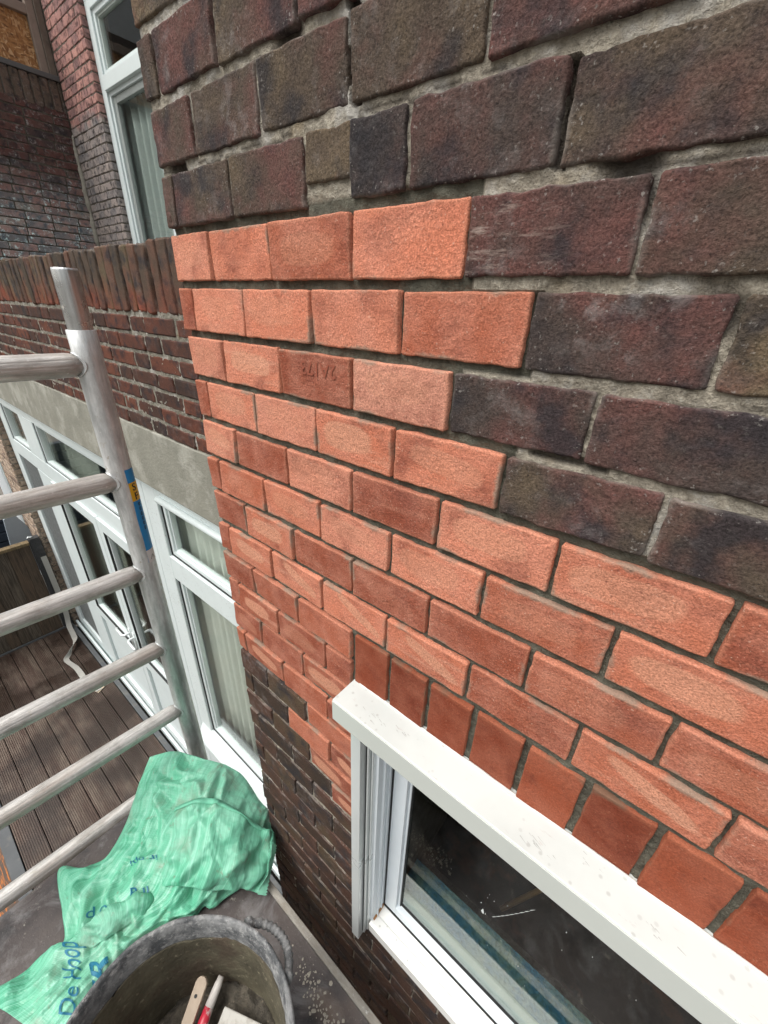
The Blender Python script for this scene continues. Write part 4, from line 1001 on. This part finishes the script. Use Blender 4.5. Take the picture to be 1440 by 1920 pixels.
def bagpt(net, s, t, k=1., lift=0., zmin=PZ+.002):
    p = surf(net, s, t); e = .01
    n_ = (surf(net, min(s+e, 1), t)-surf(net, max(s-e, 0), t)).cross(surf(net, s, min(t+e, 1))-surf(net, s, max(t-e, 0)))
    n_ = n_.normalized() if n_.length > 1e-9 else Vector((0, 0, 1))
    if n_.z < 0: n_ = -n_
    p = p+n_*(wrinkle(p, s, t, k)+lift)
    if p.z < zmin+lift and p.y > -.9: p.z = zmin+lift+.0004*noise.noise(p*40)
    return p
def fabric():
    n = NT('green_woven_polypropylene'); uv = n.uv
    w1 = n.t.nodes.new('ShaderNodeTexNoise'); n.put(w1.inputs['Vector'], n.mapping(uv, (60, .35, 1))); w1.inputs['Scale'].default_value = 1.; w1.inputs['Detail'].default_value = 4; w1.inputs['Roughness'].default_value = .7
    base = n.ramp(w1.outputs['Fac'], [(.3, (.045, .31, .17)), (.46, (.09, .43, .26)), (.58, (.17, .54, .37)), (.70, (.34, .66, .52))])
    base = n.mix(n.mapr(n.noise(5, 3), .38, .66, 0, .5), base, (.30, .60, .46))  # broad mint patches imitate the sheen of the folds in colour
    base = n.mix(n.mapr(n.noise(11, 5, .65), .54, .68, 0, .65), base, (.19, .27, .19))
    base = n.mix(n.mapr(n.noise(38, 5, .75), .60, .68, 0, .6), base, (.20, .17, .11))
    wv = n.t.nodes.new('ShaderNodeTexWave'); n.put(wv.inputs['Vector'], n.mapping(uv, (1, 1, 1))); wv.wave_type = 'BANDS'; wv.bands_direction = 'Y'; wv.inputs['Scale'].default_value = 42; wv.inputs['Distortion'].default_value = .4
    wu = n.t.nodes.new('ShaderNodeTexWave'); n.put(wu.inputs['Vector'], uv); wu.bands_direction = 'X'; wu.inputs['Scale'].default_value = 26
    base = n.mix(n.math('MULTIPLY', n.mapr(n.math('MULTIPLY', wv.outputs['Fac'], wu.outputs['Fac']), .5, .9), .18), base, (.42, .74, .58))
    nb = n.bump(wv.outputs['Fac'], .0002, .6); nb = n.bump(w1.outputs['Fac'], .0005, .8, nb); cr = n.voro(20, feature='DISTANCE_TO_EDGE', vec=n.vadd(n.obj, n.mapping(n.noise(12, 3, out='Color'), (.05, .05, .05)))); cr2 = n.voro(55, feature='DISTANCE_TO_EDGE', vec=n.vadd(n.obj, n.mapping(n.noise(30, 3, out='Color'), (.02, .02, .02))))
    nb = n.bump(cr, .008, .7, nb); nb = n.bump(cr2, .0016, .6, nb)
    n.b.inputs['Subsurface Weight'].default_value = .0
    return n.fin(base, .36, nb, spec=.5)
M['sack'] = fabric()
def sheet(net, ns, nt_, name, k, root, mat=None):
    mb = MB(); mb.grid([[bagpt(net, i/ns, j/nt_, k) for i in range(ns+1)] for j in range(nt_+1)])
    return part(mb, name, mat or M['sack'], root, smooth=True, solid=.0012)
sack = thing('woven_sack', 'crumpled green woven sack with blue print draped over the platform end behind the bucket', 'sack', (-.15, -.3, PZ))
sheet(BAG_BODY, 130, 210, 'sack_body', 1., sack); sheet(BAG_FLAP, 80, 60, 'folded_flap', .8, sack); sheet(BAG_ROLL, 20, 50, 'rolled_edge', .8, sack)
# stitched hem along the flap, with a frayed zigzag end
hm = MB()
hp = [bagpt(BAG_FLAP, i/60, .0, .8, .0015) for i in range(61)]+[bagpt(BAG_FLAP, 1., j/30, .8, .0015) for j in range(1, 31)]
w_ = .013
for k_ in range(len(hp)-1):
    pass
inner = [bagpt(BAG_FLAP, i/60*.93+.0, .085, .8, .0022) for i in range(61)]+[bagpt(BAG_FLAP, .93-(.006 if j % 2 else 0), .085+(.9-.085)*j/30, .8, .0022) for j in range(1, 31)]
hm.grid([hp, inner]); part(hm, 'hem', mat_plain('pale_green_hem', (.16, .50, .34), .6, 0, .3, 120, .001, 200), sack, smooth=True, solid=.002)
zz = MB(); o_pts, i_pts = [], []
for j in range(37):
    t_ = j/36; q = bagpt(BAG_FLAP, 1., .25+.75*t_, .8, .003); dq = (bagpt(BAG_FLAP, 1., .3+.6*t_, .8, .003)-bagpt(BAG_FLAP, .93, .3+.6*t_, .8, .003)).normalized()
    o_pts.append(q+dq*(.0035 if j % 2 else -.001)); i_pts.append(q-dq*.020)
zz.grid([o_pts, i_pts]); part(zz, 'frayed_strip', mat_plain('light_green_strip', (.22, .56, .40), .6, 0, .3, 90, .001, 200), sack, smooth=False, solid=.0015)
M['blue_ink'] = mat_plain('blue_print', (.015, .17, .28), .5)
import bmesh
def sack_text(s, net, A, B, C, k=1., bold=0.):
    # A: start of the baseline, B: its end, C: top of the first capital, all in sheet coordinates
    v, f = text_mesh(s, 1., bold)
    bm = bmesh.new(); vs = [bm.verts.new(q) for q in v]
    for f_ in f:
        try: bm.faces.new([vs[i] for i in f_])
        except ValueError: pass
    bmesh.ops.triangulate(bm, faces=bm.faces[:])
    for _ in range(4):
        le = [e for e in bm.edges if e.calc_length() > .07]
        if not le: break
        bmesh.ops.subdivide_edges(bm, edges=le, cuts=1); bmesh.ops.triangulate(bm, faces=bm.faces[:])
    bm.verts.index_update(); w = max(q.co.x for q in bm.verts)
    out = [bagpt(net, A[0]+(B[0]-A[0])*q.co.x/w+(C[0]-A[0])*q.co.y/.72, A[1]+(B[1]-A[1])*q.co.x/w+(C[1]-A[1])*q.co.y/.72, k, .0038) for q in bm.verts]
    mb = MB(); mb.add(out, [[q.index for q in fc.verts] for fc in bm.faces]); bm.free()
    part(mb, 'printed_word', M['blue_ink'], sack)
sack_text('De Hoop', BAG_BODY, (.717, .916), (.204, .711), (.547, .929))
sack_text('ER', BAG_BODY, (.99, .853), (.556, .745), (.77, .862), 1., .012)
sack_text('d o o', BAG_BODY, (.191, .63), (.35, .528), (.167, .593))
sack_text('R u', BAG_BODY, (.338, .495), (.386, .456), (.295, .463), 1., .012)
sack_text('ir opi', BAG_BODY, (.329, .33), (.185, .372), (.350, .347))

# ============================================================ MORTAR BUCKET
BC = Vector((.29, -.372)); BZ = -1.10
bu = thing('mortar_bucket', 'grey rubber builders bucket crusted with mortar standing on the platform', 'bucket', (BC.x, BC.y, PZ))
def bw(th, z): return 1+.02*math.sin(2*th+.8)+.008*math.sin(5*th)
prof_o = [(.0, PZ+.002), (.10, PZ+.002), (.134, PZ+.004), (.140, PZ+.012), (.150, -1.34), (.160, -1.26), (.170, -1.18), (.178, -1.125), (.1795, -1.12), (.1845, -1.118), (.1865, -1.106), (.1855, -1.100), (.181, -1.099), (.1785, -1.103)]
prof_i = [(.1725, -1.13), (.166, -1.18), (.156, -1.26), (.146, -1.34), (.137, PZ+.02), (0, PZ+.02)]
bk_ = MB(); NS = 96
def lathe(mb, prof, rough=0., cz=None):
    o_ = len(mb.v)
    for j, (r_, z_) in enumerate(prof):
        for i in range(NS):
            th = 2*math.pi*i/NS; q = Vector((math.cos(th), math.sin(th)))
            rr = r_*bw(th, z_)+rough*noise.noise(Vector((q.x*4, q.y*4, z_*22)))+rough*.5*noise.noise(Vector((q.x*14, q.y*14, z_*70)))
            mb.v.append((BC.x+q.x*rr, BC.y+q.y*rr, z_+rough*.3*noise.noise(Vector((q.x*6, q.y*6, 3))))); mb.tone.append(mb.t)
    for j in range(len(prof)-1):
        for i in range(NS):
            i2 = (i+1) % NS; mb.quad([o_+j*NS+i, o_+j*NS+i2, o_+(j+1)*NS+i2, o_+(j+1)*NS+i])
def fine(prof, n): 
    out = []
    for (a_, b_), (c_, d_) in zip(prof, prof[1:]):
        m_ = max(1, int(math.hypot(c_-a_, d_-b_)/n)); out += [(a_+(c_-a_)*k_/m_, b_+(d_-b_)*k_/m_) for k_ in range(m_)]
    return out+[prof[-1]]
lathe(bk_, fine(prof_o+prof_i, .012), .0016)
nbk = NT('crusted_grey_rubber')
c = nbk.mix(nbk.mapr(nbk.noise(26, 6, .7), .40, .60), (.075, .08, .085), (.26, .265, .265)); c = nbk.mix(nbk.mapr(nbk.noise(90, 5, .75), .52, .66, 0, .8), c, (.42, .42, .41)); c = nbk.mix(nbk.mapr(nbk.noise(11, 5), .52, .66, 0, .6), c, (.04, .042, .045))
M['rubber'] = nbk.fin(c, .85, nbk.bump(nbk.noise(120, 5, .7), .003))
part(bk_, 'tub', M['rubber'], bu, smooth=True)
mud = NT('wet_mortar_film')
c = mud.mix(mud.mapr(mud.noise(10, 6, .65), .38, .62), (.062, .054, .034), (.125, .112, .072)); c = mud.mix(mud.mapr(mud.noise(70, 4, .7), .60, .68, 0, .7), c, (.28, .25, .17)); c = mud.mix(mud.mapr(mud.noise(7, 5, .7, vec=mud.mapping(mud.obj, loc=(4, 4, 4))), .5, .62, 0, .6), c, (.06, .036, .024))
M['mud'] = mud.fin(c, .75, mud.bump(mud.noise(110, 5, .7), .004))
ml = MB(); lathe(ml, fine([(.1700, -1.142), (.1652, -1.175), (.154, -1.26), (.144, -1.34), (.136, -1.40)], .006), .0030)
# wavy upper edge of the film
for k_ in range(NS):
    v_ = ml.v[k_]; th = math.atan2(v_[1]-BC.y, v_[0]-BC.x); dz = .020*n3(math.cos(th), math.sin(th), 0, 3)+.006*n3(math.cos(th), math.sin(th), 0, 14)-.035*max(0, math.cos(th-R(200)))
    ml.v[k_] = (BC.x+(v_[0]-BC.x)*1.006, BC.y+(v_[1]-BC.y)*1.006, v_[2]+dz)
part(ml, 'mortar_film', M['mud'], bu, smooth=True)
# ribbed loop handles at two sides
for ang in (R(91), R(271)):
    hb = MB(); pts_ = []
    for i in range(49):
        t_ = i/48; a_ = ang+R(17.5)*(1-2*t_); rr = .1835+.026*math.sin(math.pi*t_)**.7; pts_.append((BC.x+rr*math.cos(a_), BC.y+rr*math.sin(a_), -1.118-.020*math.sin(math.pi*t_)))
    hb.tube(pts_, [.0072+.0013*math.sin(i*1.9)*(6 < i < 42)+(.004 if i < 3 or i > 45 else 0) for i in range(49)], 14)
    part(hb, 'handle', M['rubber'], bu, smooth=True)
# the mortar in the bucket
mm = MB(); P = []
for j in range(0, 46):
    row = []
    for i in range(NS+1):
        th = 2*math.pi*i/NS; rr = .158*j/45; x_, y_ = BC.x+rr*math.cos(th), BC.y+rr*math.sin(th)
        hgt = -1.325+.055*max(0, math.cos(th-R(62)))*(rr/.158)**.8
        hgt += .026*abs(n3(x_, y_, 0, 22))+.014*abs(n3(x_, y_, 1, 60))+.006*n3(x_, y_, 2, 150)
        if j > 40: hgt -= .006*(j-40)*.5
        row.append((x_, y_, hgt))
    P.append(row)
mm.grid(P)
wm = NT('wet_mortar'); c = wm.mix(wm.mapr(wm.noise(45, 5, .7), .38, .62), (.050, .043, .033), (.125, .108, .082)); c = wm.mix(wm.mapr(wm.noise(160, 4), .62, .7, 0, .6), c, (.24, .20, .14))
o = mm.build('wet_mortar', wm.fin(c, .8, wm.bump(wm.noise(150, 5, .7), .006)), smooth=True); tag(o, 'lumpy brown wet mortar heaped inside the grey bucket', 'mortar')
# tools lying on the mortar
T1 = thing('wooden_stirring_paddle', 'pale wooden handle with a hanging hole sticking up in the bucket', 'paddle', (.19, -.33, -1.27))
def flat_bar(p0, p1, w0, w1, th, hole=None):
    a_, b_ = Vector(p0), Vector(p1); d = (b_-a_).normalized(); sd = d.cross(Vector((0, 0, 1))).normalized(); up_ = sd.cross(d)
    ol = []
    Ld = (b_-a_).length
    for i in range(9): ol.append((Ld*i/8, w0+(w1-w0)*i/8))
    top = [(l, w) for l, w in ol]; capn = [(Ld+w1*math.sin(k_*math.pi/12), w1*math.cos(k_*math.pi/12)) for k_ in range(1, 6)]
    poly = [(l, w) for l, w in top]+capn+[(l, -w) for l, w in reversed(capn)]+[(l, -w) for l, w in reversed(top)]
    mb = MB(); n_ = len(poly)
    mb.add([a_+d*l+sd*w+up_*th/2 for l, w in poly]+[a_+d*l+sd*w-up_*th/2 for l, w in poly], [tuple(range(n_)), tuple(range(2*n_-1, n_-1, -1))]+[((i+1) % n_, i, n_+i, n_+(i+1) % n_) for i in range(n_)])
    return mb, (a_, d, sd, up_)
mb, fr_ = flat_bar((.235, -.385, -1.295), (.190, -.287, -1.245), .010, .0115, .008)
part(mb, 'handle', mat_plain('pale_handle_wood', (.42, .34, .26), .7, 0, .15, 60, .0005, 200), T1, bevel=.0015)
hb = MB(); a_, d_, sd_, up_ = fr_; q = Vector((.1945, -.300, -1.2508))
hb.tube([q+up_*.0039, q+up_*.0046], .0028, 12); part(hb, 'hanging_hole', M['gasket'], T1)
T2 = thing('trowel', 'red and white handled trowel lying on the mortar beside the wooden handle', 'trowel', (.24, -.32, -1.28))
mb = MB(); p_ = [Vector((.262, -.385, -1.295)), Vector((.240, -.335, -1.277)), Vector((.222, -.292, -1.262)), Vector((.212, -.266, -1.254))]
mb.tube([p_[0].lerp(p_[2], i/6) for i in range(7)], [.0085, .009, .0095, .010, .010, .0095, .0085], 16); part(mb, 'grip', mat_plain('red_plastic_grip', (.50, .025, .05), .4, 0, .1, 30, 0, 1, (.62, .58, .55), 26, .9, .5, .56), T2, smooth=True)
mb = MB(); mb.tube([p_[2], p_[3], p_[3]+Vector((-.004, .010, .004))], [.0086, .0075, .0055], 16); part(mb, 'end_cap', mat_plain('grey_plastic_cap', (.50, .47, .44), .5), T2, smooth=True)
mb = MB(); mb.tube([p_[0].lerp(p_[2], .0)+Vector((.006, .002, .007)), p_[1]+Vector((.0065, .002, .006))], .005, 10); part(mb, 'white_insert', mat_plain('white_plastic', (.60, .57, .53), .4), T2, smooth=True)
T3 = boxes([(.0, .085, -.05, .0, 0, .014)]); 
T3o = T3.build('plaster_float', mat_plain('scuffed_white_plastic', (.48, .47, .43), .6, 0, .12, 40, .0008, 120, (.2, .17, .13), 30, .6), bevel=.002)
T3o.location = (.246, -.272, -1.262); T3o.rotation_euler = (R(8), R(4), R(24)); tag(T3o, 'flat off-white plastic block lying on the mortar in the bucket', 'float')
clean_b()
